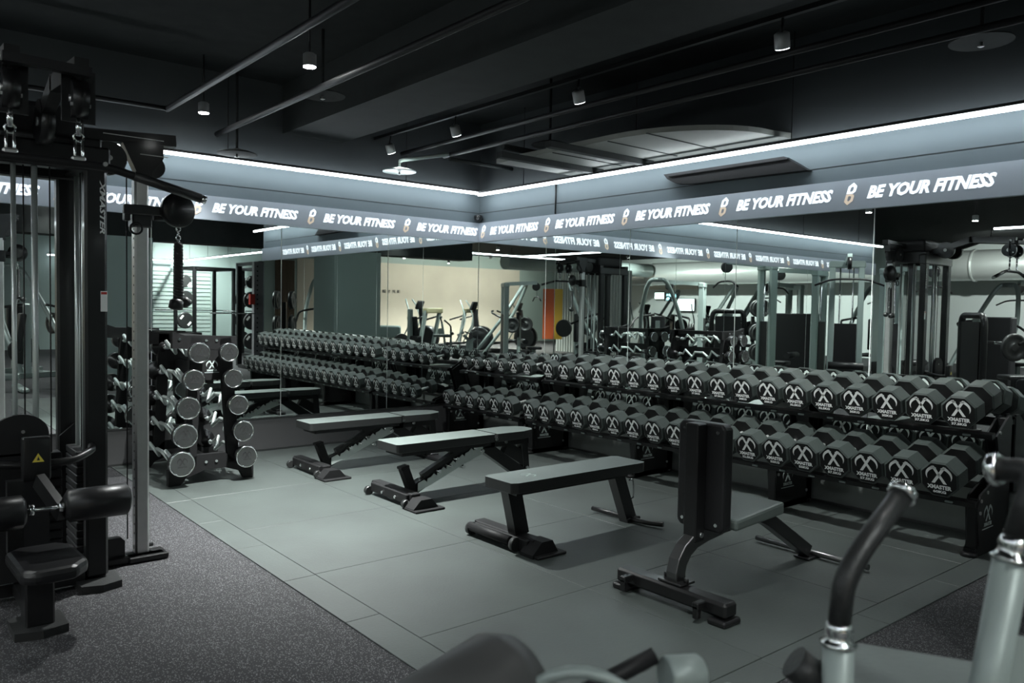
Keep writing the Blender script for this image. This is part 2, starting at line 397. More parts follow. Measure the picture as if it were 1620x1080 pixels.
# LED lines
def led(p, q, label, wires=True):
    p, q = V(p), V(q); c = (p+q)/2; r = thing('led_strip_light', label, 'light', c)
    u = (q-p).normalized()
    MB(c).bar(p, q, .026, .026, 0).build('tube', ledm, r)
    MB(c).bar(p+V((0, 0, .026)), q+V((0, 0, .026)), .03, .02, 0).build('rail', satin, r)
    if wires:
        n = int((q-p).length/1.9)+1
        for k in range(n):
            a = p.lerp(q, (k+.5)/n); MB(c).cyl(a+V((0, 0, .03)), V((a.x, a.y, 3.5)), .004, 0, 6).build('hanger', satin, r)
led((-9.5, -.15, LED_Z+.02), (-.15, -.15, LED_Z+.02), 'bright LED strip running along the left wall above the fascia')
led((-.15, -.18, LED_Z), (-.15, -6.35, LED_Z), 'bright LED strip running along the right wall above the fascia')
led((-8.6, -7.6, LED_Z), (-3.0, -7.6, LED_Z), 'LED strip hanging behind the viewer, seen in the mirrors near the column')
led((-7.1, -2.9, LED_Z), (-7.1, -7.55, LED_Z), 'LED strip reflected at the far right edge of the right mirrors')
led((2.15, -11.6, LED_Z), (2.15, -17.9, LED_Z), 'LED strip above the far racks, sloping line in the left mirror')
led((2.1, -18.1, LED_Z), (-1.4, -18.1, LED_Z), 'LED strip above the pale shutter, level line in the left mirror')

# ceiling beams, panel, pipes, discs, lamps
bb = MB(); bb.box((-2.07, -3.4, 3.27), (.62, 8.2, .46)); struct(bb.build('trim_2', soffit))
bb = MB(); bb.box((-2.2, -7.35, 2.98), (6.0, .5, 1.04))
struct(bb.build('trim_3', soffit))
pb = MB()
poly = [(0, -1.5), (0, -3.95), (-.2, -3.9)]+[(-.2-.75*sin(pi/2*i/10), -3.9+.95*(1-cos(pi/2*i/10))) for i in range(1, 11)]+[(-.95, -1.5)]
pb.prism(poly, (0, 0, 2.75), (1, 0, 0), (0, 1, 0), (0, 0, .04), 0)
for y in (-1.95, -2.57): pb.box((-.65, y, 2.725), (1.25, .07, .05), 1)
for y in (-2.25, -2.9, -3.3): pb.box((-.5, y, 2.748), (.86, .012, .006), 1)
struct(pb.build('trim_4', [panelm, soffit]))
ab = MB((0, -3.4, 2.5)); pr = [(-2.76, 2.605), (-2.8, 2.56), (-2.9, 2.51), (-3.05, 2.492), (-4.13, 2.478), (-4.02, 2.55), (-3.93, 2.605)]
ab.prism(pr, (-.075, 0, 0), (0, 1, 0), (0, 0, 1), (.075, 0, 0))
ab.box((-.08, -3.4, 2.58), (.02, 1.15, .008))
tag(ab.build('beam_underside_shade', satin), 'dark wedge added for the shaded underside of a curved beam on the right wall just above the fascia', 'underside')  # dark piece added for the shaded underside of a curved beam
def pipe(pts, r, label, m_=satin):
    b = MB(pts[0]); b.tube(pts, r, n=8)
    for p in pts[:1]+pts[-1:]:
        pass
    tag(b.build('ceiling_pipe', m_), label, 'pipe')
pipe([(-1.08, .0-.05, 3.02), (-1.08, -6.2, 3.02)], .022, 'slim dark ceiling pipe nearest the right wall, upper of the close pair')
pipe([(-.92, -.6, 2.94), (-.92, -6.2, 2.94)], .022, 'slim dark ceiling pipe, lower of the close pair near the right wall')
pipe([(-3.55, -.4, 3.0), (-3.55, -6.5, 3.0)], .025, 'dark ceiling pipe above the curl bar stand')
pipe([(-3.02, -.05, 2.93), (-3.02, -6.0, 2.93)], .025, 'dark ceiling pipe running beside the lit downlights')
pipe([(-5.6, -.42, 2.98), (-3.55, -.42, 3.0)], .02, 'short dark pipe crossing above the cable machine')
pipe([(-.92, -1.55, 2.9), (-.1, -1.55, 2.9)], .03, 'thick branch pipe reaching the right wall', soffit)
pipe([(-.92, -.7, 2.9), (-.1, -.7, 2.9)], .02, 'thin branch pipe nearest the mirror corner', soffit)
def disc(x, y, z, label, m_=None, arm=None):
    m_ = m_ or ceil_m
    r = thing('sprinkler_disc', label, 'sprinkler', (x, y, z))
    MB().lathe((0, 0, 0), (0, 0, 1), [(0, .17), (.008, .17), (.03, .1), (.045, .03), (.05, .02)], 0, 24).build('collector_disc', m_, r)
    MB().cyl((0, 0, .045), (0, 0, 3.5-z if not arm else arm), .012, 0, 8).build('drop_pipe', m_, r)
    MB().lathe((0, 0, -.03), (0, 0, 1), [(0, .008), (.006, .02), (.008, .008), (.03, .009)], 0, 10).build('sprinkler_head', steel, r)
disc(-1.29, -.35, 2.767, 'pale sprinkler disc hanging above the left LED strip near the corner', silverp, .11)
pipe([(-1.29, -.35, 2.872), (-1.27, -.38, 2.885), (-.94, -.72, 2.94)], .02, 'short branch pipe carrying the pale sprinkler disc', silverp)
disc(-2.95, -.35, 2.72, 'dark sprinkler disc hanging just above the left LED strip')
disc(-2.79, -1.68, 3.0, 'dark sprinkler disc under the ceiling beam beside the lit downlight')
disc(-.647, -1.9, 2.9, 'dark sprinkler disc near the pale ceiling panel')
disc(-.5, -5.45, 3.0, 'dark sprinkler disc at the top right corner')
def lamp(x, y, z, label, on=True, tilt=None, name='downlight_can'):
    r = thing(name, label, 'light', (x, y, z), 0, 'ceiling lamps')
    ax = V(tilt or (0, 0, -1)).normalized()
    b = MB(); b.lathe(-ax*.045, ax, [(0, .03), (.01, .045), (.085, .045), (.09, .045)], 0, 20); b.build('housing', lampcase, r)
    b = MB(); b.lathe(ax*.046, ax, [(0, .04), (.004, .04)], 0, 20); b.build('lens', lampm if on else lampd, r)
    b = MB(); b.cyl(-ax*.04, (0, 0, .12), .008, 0, 6); b.cyl((0, 0, .1), (0, 0, .124 if name == 'track_spotlight' else 3.5-z), .008, 0, 6); b.build('stem', satin, r)
names = ['brightest round downlight, left of the ceiling beam', 'lit round downlight above the curl bar stand', 'lit round downlight above the front benches, outside the top of the view', 'lit round downlight behind the front benches, near the column']
for i, (x, y) in enumerate(SPOTS_ON): lamp(x, y, 3.06, names[i])
names = ['tilted track spotlight to the right of the ceiling beam middle', 'dim tilted track spotlight at the top right', 'tilted track spotlight nearest the left wall', 'tilted track spotlight, second from the left wall']
for i, (x, y) in enumerate([(-1.37, -3.01), (-1.37, -4.7), (-1.37, -.3), (-1.37, -1.43)]): lamp(x, y, 3.0, names[i], False, (.5, .2, -1), 'track_spotlight')
MB((-1.37, -3, 3.14)).box((-1.37, -3, 3.14), (.035, 6, .03)).build('lighting_track', satin)
tag(bpy.data.objects['lighting_track'], 'slim black lighting track along the right edge of the ceiling beam', 'light track')
for k, (x, y) in enumerate(HALL_FILL): lamp(x, y, 2.98, 'small downlight added to light the hall behind, %s in order from the near benches' % ORD[k])
for k, (x, y) in enumerate(WALL_FILL): lamp(x, y, 3.26, 'small wall washer added to light the far hall, %s from the shutter end' % ORD[k], True, WALL_FILL_T[k])

jl = MB(); jl.box((-4.7, -.001, 2.49), (9.4, .004, .006)); jl.box((-.001, -3.1, 2.49), (.004, 6.2, .006))
struct(jl.build('trim_6', upperp))
cd = MB((-.012, -1.3, 2.38)); cd.cyl((-.012, -1.3, 2.38), (-.012, -1.3, 2.72), .008, 0, 8); tag(cd.build('wall_conduit', satin), 'thin black conduit running down the right wall above the fascia', 'conduit')
# small black camera in the corner
r = thing('security_camera', 'small black camera mounted in the corner above the fascia', 'camera', (-.07, -.07, 2.43))
MB().lathe((0, 0, -.045), (0, 0, 1), [(0, .01), (.015, .04), (.045, .05), (.07, .05), (.08, .02)], 0, 16).build('dome', black, r)
MB().box((.03, .03, .0), (.06, .06, .03)).build('bracket', black, r)
MB().lathe((-.045, -.045, -.012), (-1, -1, -.3), [(0, .018), (.02, .016)], 0, 12).build('lens', chrome, r)

# ------------------------------------------------------------------ dumbbell racks and dumbbells
def rack(loc, y0, nbay, pitch, label):
    # front faces -x; frames at y0, y0-pitch...
    r = thing('dumbbell_rack', label, 'dumbbell rack', (loc[0], y0-nbay*pitch/2, 0)); o = r.location
    for k in range(nbay+1):
        y = y0-k*pitch
        b = MB(o)
        prof = [(-.05, 0), (-.54, 0), (-.54, .03), (-.5, .07), (-.53, .3), (-.5, .36), (-.2, .46), (-.28, .69), (-.1, .8), (-.05, .8)]
        b.prism(prof, (0, y+.035, 0), (1, 0, 0), (0, 0, 1), (0, -.012, 0)); b.prism(prof, (0, y-.023, 0), (1, 0, 0), (0, 0, 1), (0, -.012, 0))
        b.box((-.505, y, .19), (.04, .06, .3), bev=.006); b.box((-.08, y, .4), (.08, .07, .78), bev=.006); b.box((-.29, y, .03), (.5, .07, .05), bev=.006)
        b.cyl((-.54, y, .006), (-.54, y, .03), .045, 0, 16); b.cyl((-.08, y, .0), (-.08, y, .03), .045, 0, 16)
        leg = b.build('frame_leg', black, r)
        for z, x in ((.33, -.49), (.37, -.4), (.71, -.24), (.26, -.5), (.1, -.12)):
            MB(o).cyl((x, y-.034, z), (x, y-.042, z), .011, 0, 10).build('bolt', steel, leg)
        b = MB(o); badge(b, (-.375, y-.0365, .245), (1, 0, 0), (0, 0, 1), .062, mi=0, sub=True); b.build('maker_mark', greyp, leg)
    L = nbay*pitch+.06; yc = y0-nbay*pitch/2
    n = nbay*6; stop = None
    for (xc, zc) in ((-.4, .345), (-.18, .725)):
        b = MB(o)
        for dx, dz in ((-.14, -.03), (.14, .03)):
            b.box((xc+dx, yc, zc+dz), (.05, L, .03), rot=(0, rad(-12), 0))
        tray = b.build('tray', black, r)
        for i in range(n):
            y = y0-pitch*(i+.5)/6
            if stop is None:
                st = MB().box((0, 0, 0), (.012, .045, .012), rot=(0, rad(-12), 0), bev=.003).build('tray_stop', silverp, tray); stop = st.data
            else:
                st = bpy.data.objects.new('tray_stop', stop); COL.objects.link(st); st.parent = tray
            st.location = V((xc-.172, y, zc-.035))-o
    return r
rack((-.3, 0), -1.56, 3, 1.318, 'long black two tier dumbbell rack along the right wall')
rack((-.3, 0), -.16, 1, 1.25, 'short black two tier dumbbell rack nearest the mirror corner')
def head_mesh(r, th, mi=0):
    b = MB(); n = 8; c = r*.11
    for x0, x1, x2, x3 in ((-th/2, -th/2+c*.55, th/2-c*.55, th/2),):
        vs = []
        for x, k in ((x0, .9), (x1, 1), (x2, 1), (x3, .9)):
            vs += [(x, r/cos(pi/8)*k*cos(pi/8+2*pi*i/n), r/cos(pi/8)*k*sin(pi/8+2*pi*i/n)) for i in range(n)]
        fs = [(j*n+i, j*n+(i+1) % n, (j+1)*n+(i+1) % n, (j+1)*n+i) for j in range(3) for i in range(n)]
        b.geo(vs, fs, 0); b.geo(vs, [tuple(range(n)), tuple(3*n+i for i in range(n))], 1)
    return b
HM = {}; BM = {}; GM = {}
def dumbbell(x, y, z, wt, r, th, gap, label, group, tilt=rad(12)):
    root = thing('dumbbell', label, 'dumbbell', (x, y, z), 0, group); root.rotation_euler = (0, -tilt, 0)
    kh = round(r, 3)
    def child(name, cache, key, maker, mt, loc, rz=0, par=None):
        par = par or root
        if key not in cache:
            o = maker().build(name, mt, par); cache[key] = o.data
        else:
            o = bpy.data.objects.new(name, cache[key]); COL.objects.link(o); o.parent = par
        o.location = loc; o.rotation_euler = (0, 0, rz); return o
    cx = gap/2+th/2
    def mk():
        b = MB(); badge(b, (-.0012, 0, r*.27), (0, -1, 0), (0, 0, 1), r*.66, wt); return b
    for sx in (-1, 1):
        hd = child('head', HM, (kh, round(th, 3)), lambda: head_mesh(r, th), [hexr, hexcap], (sx*cx, 0, 0))
        child('printed_mark', BM, (wt, kh), mk, white, (sx*th/2, 0, 0), 0 if sx < 0 else pi, hd)
    child('handle', GM, round(gap, 3), lambda: MB().tube([(-gap/2-.01, 0, 0), (-gap*.32, 0, 0), (0, 0, 0), (gap*.32, 0, 0), (gap/2+.01, 0, 0)], .015, n=10, scale=[.9, .95, 1.15, .95, .9]), handm, (0, 0, 0))
Wt = lambda v: ('%g' % v)+'KG'
SIDE = ['left one', 'right one']
for tier in (0, 1):
    for i in range(24):
        if i < 6:
            y = -.345-i*.206; rr = [.062, .064, .067, .069, .073, .075][i] if tier == 0 else [.076, .078, .082, .084, .088, .09][i]
            wt = [5, 5, 7.5, 7.5, 7.5, 10][i] if tier == 0 else [10, 12.5, 12.5, 12.5, 15, 15][i]
            wt = [2.5, 2.5, 5, 5, 7.5, 7.5][i] if tier == 0 else [10, 10, 12.5, 12.5, 15, 15][i]
        else:
            j = i-6; y = -1.69-j*.2172
            wt = 17.5+2.5*(j//2) if tier == 0 else 40+2.5*(j//2)
            rr = .086+.0009*j if tier == 0 else .0915+.0009*j
        th = .05+(rr-.062)*2.1; gap = .135
        if tier == 0: x, z = -.22, .735+.04+rr*.92
        else: x, z = -.44, .355+.04+rr*.92
        # keep fronts in one line
        xf = -.45 if tier == 0 else -.69
        x = xf+.018+(th+gap/2)
        lab = 'black eight sided dumbbell marked %s on the %s tier, %s of its pair' % (Wt(wt), ('upper', 'lower')[tier], SIDE[i % 2])
        dumbbell(x, y, z, Wt(wt), rr, th, gap, lab, 'dumbbells on the %s tier' % ('upper', 'lower')[tier])

# ------------------------------------------------------------------ benches
def pad(mb_, x0, x1, yc, wd, z0, z1, bev=.018, mi=0, seg=3):
    mb_.box(((x0+x1)/2, yc, (z0+z1)/2), (x1-x0, wd, z1-z0), mi, bev=bev, seg=seg)
def incline_bench(cx, cy, label):
    r = thing('adjustable_bench', label, 'bench', (cx, cy, 0.006), 0, 'adjustable benches')
    # local coordinates: x from front foot (-) to rear (+)
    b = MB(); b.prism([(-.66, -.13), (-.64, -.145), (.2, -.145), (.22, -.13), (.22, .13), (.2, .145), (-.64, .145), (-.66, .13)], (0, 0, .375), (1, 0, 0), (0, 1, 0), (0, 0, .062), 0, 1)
    b.build('back_pad', [leather, shade_vinyl], r, .006)
    b = MB(); b.prism([(-.6, -.11), (.2, -.11), (.2, .11), (-.6, .11)], (0, 0, .345), (1, 0, 0), (0, 1, 0), (0, 0, .03)); b.build('pad_board', satin, r)
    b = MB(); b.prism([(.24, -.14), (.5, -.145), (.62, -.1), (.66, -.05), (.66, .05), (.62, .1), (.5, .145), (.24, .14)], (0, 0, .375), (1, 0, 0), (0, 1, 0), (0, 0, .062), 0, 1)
    b.build('seat_pad', [leather, shade_vinyl], r, .006)
    b = MB(); b.box((.43, 0, .35), (.34, .16, .05)); b.box((.12, 0, .335), (.5, .07, .04)); b.build('seat_bracket', black, r)
    b = MB(); b.bar((-.44, 0, .07), (.12, 0, .335), .055, .07); b.bar((-.36, .0, .16), (-.02, 0, .32), .05, .045)
    b.build('spine', black, r)
    b = MB(); b.bar((.2, 0, .33), (.62, 0, .05), .07, .09); b.box((.62, 0, .03), (.09, .12, .05), bev=.01)
    b.bar((.42, .0, .3), (.62, 0, .18), .06, .1); b.box((.62, 0, .2), (.07, .065, .3), rot=(0, rad(-6), 0), bev=.005)
    b.build('rear_leg', black, r)
    b = MB(); b.box((.6, 0, .02), (.1, .42, .035), bev=.008); b.build('rear_foot', satin, r)
    for sy in (-.045, .045):
        b = MB(); pr = [(-.42, .06), (-.3, .1), (.0, .22), (.17, .28), (.17, .36)]
        top = []
        x = .12
        for i in range(6): top += [(x, .345-i*.038), (x-.03, .335-i*.038), (x-.035, .31-i*.038), (x-.06, .33-i*.038)]; x -= .085
        b.prism(pr+top+[(-.42, .12)], (0, sy, 0), (1, 0, 0), (0, 0, 1), (0, .006, 0)); b.build('ladder_plate', rodm, r)
    b = MB()
    for x, z in ((-.08, .265), (-.24, .19), (.1, .33), (.16, .3), (-.02, .2)): b.cyl((x, -.062, z), (x, .062, z), .014, 0, 10)
    b.cyl((-.16, -.1, .225), (-.16, .1, .225), .009, 0, 8)
    b.build('pin', chrome, r)
    b = MB(); b.bar((-.44, 0, .05), (-.515, 0, .235), .06, .06); b.box((-.52, 0, .245), (.07, .065, .02), rot=(0, rad(-10), 0), bev=.003); b.build('front_post', matte, r)
    b = MB(); b.box((-.555, .05, .075), (.075, .56, .05), bev=.006); b.box((-.6, .05, .06), (.03, .5, .07), bev=.006)
    b.build('front_foot', matte, r)
    b = MB(); b.prism([(-.1, 0), (.12, 0), (.1, .02), (.05, .078), (-.04, .078), (-.1, .02)], (-.545, -.23, 0), (1, 0, 0), (0, 0, 1), (0, -.11, 0)); b.box((-.53, -.29, .008), (.24, .18, .016), bev=.004)
    b.build('foot_shoe', matte, r)
    for y in (-.21, .31):
        b = MB(); b.cyl((-.625, y-.018, .032), (-.625, y+.018, .032), .031, 0, 18); b.build('wheel', rubber, r)
    b = MB()
    for y in (-.22, .31, -.05, .13): b.cyl((-.612, y, .05), (-.622, y, .05), .011, 0, 10)
    b.build('bolt', chrome, r)
    b = MB(); b.cyl((.22, -.155, .4), (.22, -.145, .4), .014, 0, 12); b.cyl((.36, -.1, .36), (.36, -.082, .36), .014, 0, 12)
    b.cyl((.62, -.06, .12), (.62, -.03, .12), .012, 0, 10)
    b.build('hinge_bolt', chrome, r)
    return r
incline_bench(-2.0, -2.46, 'adjustable bench with silver ladder brackets, middle of the row of benches')
incline_bench(-2.06, -1.22, 'adjustable bench with silver ladder brackets nearest the left mirror wall')
# flat bench
r = thing('flat_bench', 'flat bench with grey pad and printed emblem on two black legs', 'bench', (-2.2, -3.84, 0.006)); o = r.location
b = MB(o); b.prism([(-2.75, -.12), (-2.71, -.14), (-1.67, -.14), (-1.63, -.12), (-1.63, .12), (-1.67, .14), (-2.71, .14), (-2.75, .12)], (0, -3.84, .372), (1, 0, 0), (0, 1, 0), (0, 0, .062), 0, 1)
b.build('pad', [leather, shade_vinyl], r, .006)
b = MB(o); b.box((-2.18, -3.84, .355), (.94, .1, .04)); b.build('pad_frame', black, r)
b = MB(o); badge(b, (-2.52, -3.84, .4355), (0, -1, 0), (1, 0, 0), .05, name=False); b.build('printed_emblem', silverp, r)
b = MB(o); b.bar((-2.62, -3.8, .365), (-2.55, -3.8, .08), .07, .1); b.build('leg', black, r)
b = MB(o); b.bar((-1.74, -3.8, .365), (-1.6, -3.8, .03), .07, .09); b.box((-1.58, -3.8, .02), (.13, .08, .03), bev=.005); b.build('leg', black, r)
b = MB(o); b.box((-2.555, -3.7, .07), (.08, .56, .04), bev=.005); b.box((-2.6, -3.7, .05), (.04, .5, .07), bev=.006)
b.prism([(-.1, 0), (.11, 0), (.09, .02), (.05, .085), (-.03, .085), (-.1, .02)], (-2.55, -3.93, 0.006), (1, 0, 0), (0, 0, 1), (0, -.11, 0)); b.box((-2.53, -3.99, .014), (.22, .17, .016), bev=.004)
b.build('front_foot', matte, r)
b = MB(o); b.cyl((-2.64, -3.44, .06), (-2.64, -3.83, .06), .028, 0, 14); b.build('carry_grip', matte, r)
b = MB(o); b.tube(smooth([(-1.63, -3.5, .035), (-1.6, -3.66, .028), (-1.6, -3.95, .028), (-1.56, -4.07, .035)]), .016, n=10); b.build('rear_foot', black, r)
for y in (-3.44, -3.86):
    b = MB(o); b.cyl((-2.63, y-.015, .046), (-2.63, y+.015, .046), .04, 0, 16); b.build('wheel', rubber, r)
b = MB(o); b.tube(smooth([(-1.66, -3.86, .3), (-1.62, -3.86, .3), (-1.61, -3.86, .18), (-1.64, -3.86, .17)]), .006, n=8); b.build('hook', chrome, r)
# upright seat
r = thing('shoulder_press_seat', 'upright seat bench with tall backrest on a curved leg, seen from behind', 'bench', (-2.0, -4.95, 0.006)); o = r.location
b = MB(o); b.box((-2.55, -4.95, .075), (.095, .66, .07), bev=.012); b.box((-2.55, -5.24, .02), (.13, .1, .03), bev=.008); b.box((-2.55, -4.66, .02), (.13, .1, .03), bev=.008); b.build('front_foot', black, r, .004)
for y in (-4.72, -5.16):
    b = MB(o); b.box((-2.625, y, .085), (.07, .035, .03), bev=.004); b.box((-2.645, y, .055), (.03, .03, .06), bev=.004); b.build('wheel_bracket', black, r)
b = MB(o); b.box((-2.53, -4.95, .118), (.11, .14, .012), bev=.003); b.cyl((-2.53, -4.89, .12), (-2.53, -4.89, .145), .012, 0, 8); b.cyl((-2.53, -5.01, .12), (-2.53, -5.01, .145), .012, 0, 8); b.build('mount_plate', black, r)
b = MB(o); P = [(-2.53, -4.95, .115), (-2.535, -4.95, .16), (-2.52, -4.95, .21), (-2.48, -4.95, .26), (-2.42, -4.95, .295), (-2.33, -4.95, .315), (-2.2, -4.95, .33)]
b.sweep(P, [(-.032, -.036), (.032, -.036), (.032, .036), (-.032, .036)]); b.build('curved_leg', dsteel, r, .006)
b = MB(o); P = smooth([(-2.25, -4.95, .33), (-1.86, -4.95, .35), (-1.36, -4.95, .05)], 6, .25)
b.sweep(P, [(-.032, -.036), (.032, -.036), (.032, .036), (-.032, .036)]); b.box((-1.34, -4.95, .016), (.14, .1, .014)); b.build('beam', black, r, .006)
b = MB(o); b.cyl((-1.32, -4.6, .035), (-1.32, -5.3, .035), .016, 0, 12); b.build('rear_foot', dsteel, r)
b = MB(o); b.box((-2.405, -4.95, .58), (.075, .075, .58), bev=.006); b.build('back_post', black, r)
b = MB(o); b.prism([(-.14, -.24), (-.12, -.265), (.12, -.265), (.14, -.24), (.14, .24), (.12, .265), (-.12, .265), (-.14, .24)], (-2.365, -4.95, .605), (0, 1, 0), (0, 0, 1), (.07, 0, 0)); b.build('back_pad', dleather, r, .012)
b = MB(o)
for y in (-4.85, -5.05):
    for z in (.38, .83): b.cyl((-2.365, y, z), (-2.372, y, z), .009, 0, 10)
b.cyl((-2.4, -4.985, .325), (-2.4, -4.998, .325), .013, 0, 10); b.build('bolt', chrome, r)
b = MB(o); b.prism([(-2.28, .40), (-1.86, .435), (-1.86, .37), (-2.28, .345)], (0, -4.79, 0), (1, 0, 0), (0, 0, 1), (0, -.32, 0)); b.build('seat_pad', leather, r, .014)

# ------------------------------------------------------------------ fixed curl bars on their stand
r = thing('barbell_stand', 'black stand holding fixed curl bars beside the left mirror', 'barbell rack', (-3.42, -.7, 0)); o = r.location
for y, nm in ((-1.08, 'end_frame'), (-.26, 'end_frame')):
    b = MB(o)
    b.prism([(-.33, 0), (-.24, 0), (-.2, .05), (-.05, .1), (.1, .1), (.22, .06), (.25, 0), (.33, 0), (.33, .12), (.2, .13), (.1, .22), (-.12, .22), (-.22, .13), (-.33, .12)], (-3.41, y, 0.01), (1, 0, 0), (0, 0, 1), (0, .05, 0))
    b.bar((-3.58, y+.025, .15), (-3.53, y+.025, 1.14), .09, .05, up=(0, 1, 0)); b.bar((-3.24, y+.025, .15), (-3.31, y+.025, 1.14), .09, .05, up=(0, 1, 0))
    b.box((-3.42, y+.025, .96), (.2, .045, .3)); b.prism([(-.29, 1.06), (.2, 1.04), (.2, 1.15), (-.2, 1.16), (-.29, 1.19)], (-3.42, y, 0), (1, 0, 0), (0, 0, 1), (0, .05, 0))
    b.build(nm, matte, r)
for z, wd, ht in ((1.12, .16, .05), (.13, .2, .05), (.85, .05, .14)): MB(o).box((-3.42, -.66, z), (wd, .8, ht)).build('crossbar', matte, r)
b = MB(o); badge(b, (-3.415, -1.082, .93), (1, 0, 0), (0, 0, 1), .042, sub=True); b.build('maker_mark', greyp, r)
b = MB(o)
for x, z in ((-3.46, 1.12), (-3.38, 1.12), (-3.46, .17), (-3.38, .17), (-3.66, 1.13), (-3.25, .86)): b.cyl((x, -1.08, z), (x, -1.088, z), .011, 0, 10)
b.build('bolt', chrome, r)
curl = [(-3.545, 1.03, .076), (-3.585, .825, .078), (-3.625, .615, .084), (-3.65, .405, .09), (-3.675, .195, .093), (-3.32, 1.03, .07), (-3.285, .825, .072), (-3.245, .615, .077), (-3.205, .405, .08), (-3.18, .2, .084)]
rank = ['top', 'second', 'third', 'fourth', 'bottom']
for i, (x, z, hr) in enumerate(curl):
    sd = -1 if i < 5 else 1
    r = thing('curl_barbell', 'chrome zigzag curl barbell with silver heads, %s row, %s side of the stand' % (rank[i % 5], 'left' if i < 5 else 'right'), 'barbell', (x, -.68, z), 0, 'curl barbells on the stand')
    o = r.location
    for y, sg in ((-1.14, -1), (-.22, 1)):
        b = MB(o); b.lathe((x, y, z), (0, sg, 0), [(-.1, .02), (-.07, hr*.35), (-.03, hr*.62), (-.005, hr*.97), (.0, hr), (.05, hr), (.056, hr*.96)], 0, 28); b.build('head', black, r)
        b = MB(o); b.lathe((x, y+sg*.0565, z), (0, sg, 0), [(0, hr*.9), (.002, hr*.88)], 0, 28); b.lathe((x, y+sg*.0565, z), (0, sg, 0), [(-.012, hr*1.02), (.002, hr*1.03), (.005, hr*.99), (.005, hr*.93), (.0, hr*.9)], 2, 28)
        if sg < 0:
            badge(b, (x, y-.0625, z+hr*.18), (1, 0, 0), (0, 0, 1), hr*.4, mi=1)
            for a in (90, 210, 330): b.cyl((x+hr*.75*cos(rad(a)), y-.06, z+hr*.75*sin(rad(a))), (x+hr*.75*cos(rad(a)), y-.064, z+hr*.75*sin(rad(a))), hr*.06, 0, 8)
        b.build('end_plate', [dsteel, etch, chrome], r)
    zz = [(0, -1.1), (0, -.96), (.055, -.9), (-.035, -.82), (.03, -.745), (.03, -.615), (-.035, -.54), (.055, -.46), (0, -.4), (0, -.26)]
    b = MB(o); b.tube([(x+sd*dx*.6, y, z+dx*1.05) for dx, y in zz], .015, n=8, sm=False); b.build('bar', rodm, r)
    for y in (-1.03, -.33):
        b = MB(o); b.cyl((x, y-.04, z), (x, y+.04, z), .02, 0, 12); b.build('collar', chrome, r)
    b = MB(o)

# ------------------------------------------------------------------ multi station cable machine at the left
r = thing('cable_machine', 'tall black multi station cable machine with chrome post at the left', 'cable machine', (-4.97, -2.9, 0)); o = r.location
for x, y in ((-4.645, -3.0), (-4.69, -2.57), (-5.3, -3.0), (-5.3, -2.57)):
    b = MB(o); b.box((x, y, 1.05), (.1, .075, 2.02), bev=.012); b.build('upright', black, r)
    b = MB(o); b.prism([(-.09, -.13), (.0, -.16), (.09, -.13), (.1, .06), (-.1, .06)], (x, y, 0), (1, 0, 0), (0, 1, 0), (0, 0, .035)); b.build('foot_plate', rubber, r)
b = MB(o)
b.box((-4.97, -3.0, 2.1), (.78, .09, .12), bev=.01); b.box((-4.98, -2.57, 2.1), (.72, .09, .12), bev=.01); b.box((-4.66, -2.78, 2.13), (.09, .5, .14), bev=.01); b.box((-5.3, -2.78, 2.13), (.09, .5, .14), bev=.01)
b.box((-4.98, -2.78, .035), (.72, .07, .05)); b.box((-4.98, -3.0, .05), (.72, .06, .06)); b.box((-4.98, -2.57, .05), (.72, .06, .06)); b.box((-4.67, -2.78, .05), (.06, .5, .06))
b.build('frame', black, r)
b = MB(o); b.box((-4.98, -2.8, 2.27), (.6, .36, .16), bev=.03, seg=3); b.build('top_cover', satin, r)
# overhead arms of the lat station reaching towards the viewer
for x in (-5.107, -4.88):
    b = MB(o); b.bar((x, -3.0, 2.2), (x, -3.45, 2.34), .05, .07); b.bar((x, -3.42, 2.335), (x, -3.92, 2.3), .05, .07); b.build('overhead_arm', black, r)
    for y, z in ((-3.85, 2.19), (-3.15, 2.22)):
        b = MB(o); b.cyl((x-.028, y, z), (x+.028, y, z), .075 if y < -3.5 else .1, 0, 26); b.cyl((x-.034, y, z), (x+.034, y, z), .02, 1, 10); b.build('pulley', [black, steel], r)
    b = MB(o); b.bar((x-.034, -3.86, 2.3), (x-.034, -3.86, 2.1), .008, .05); b.bar((x+.034, -3.86, 2.3), (x+.034, -3.86, 2.1), .008, .05); b.cyl((x-.035, -3.87, 2.3), (x+.04, -3.87, 2.3), .014, 1, 10); b.box((x, -3.9, 2.16), (.07, .012, .012), 1); b.build('pulley_bracket', [black, steel], r)
    b = MB(o); b.tube(arc((x, -3.86, 2.045), .018, 0, 360, 10, (1, 0, 0), (0, 0, 1)), .004, n=6)
    b.tube(smooth([(x-.012, -3.86, 2.035), (x-.014, -3.86, 1.965), (x+.014, -3.86, 1.965), (x+.012, -3.86, 2.035)], 3, .3), .0055, n=6)
    b.tube([(x, -3.86, 2.12), (x, -3.86, 2.05)], .01, n=8); b.build('carabiner', chrome, r)
b = MB(o); b.bar((-5.14, -3.93, 2.285), (-4.85, -3.93, 2.28), .04, .035); b.build('arm_bridge', satin, r)
b = MB(o)
for x, y in ((-4.9, -3.0), (-4.985, -3.0), (-4.665, -2.71), (-4.665, -2.87)): b.cyl((x, y, .1), (x, y, 2.05), .0135 if x > -4.7 or x > -4.95 else .011, 0, 12)
b.build('guide_rod', rodm, r)
b = MB(o)
for x, y in ((-4.945, -3.0), (-5.06, -3.0), (-4.665, -2.79), (-4.84, -3.02), (-4.43, -2.72)): b.cyl((x, y, .12), (x, y, 2.08 if x < -4.3 else 1.9), .0035, 0, 6)
b.build('cable', satin, r)
b = MB(o)
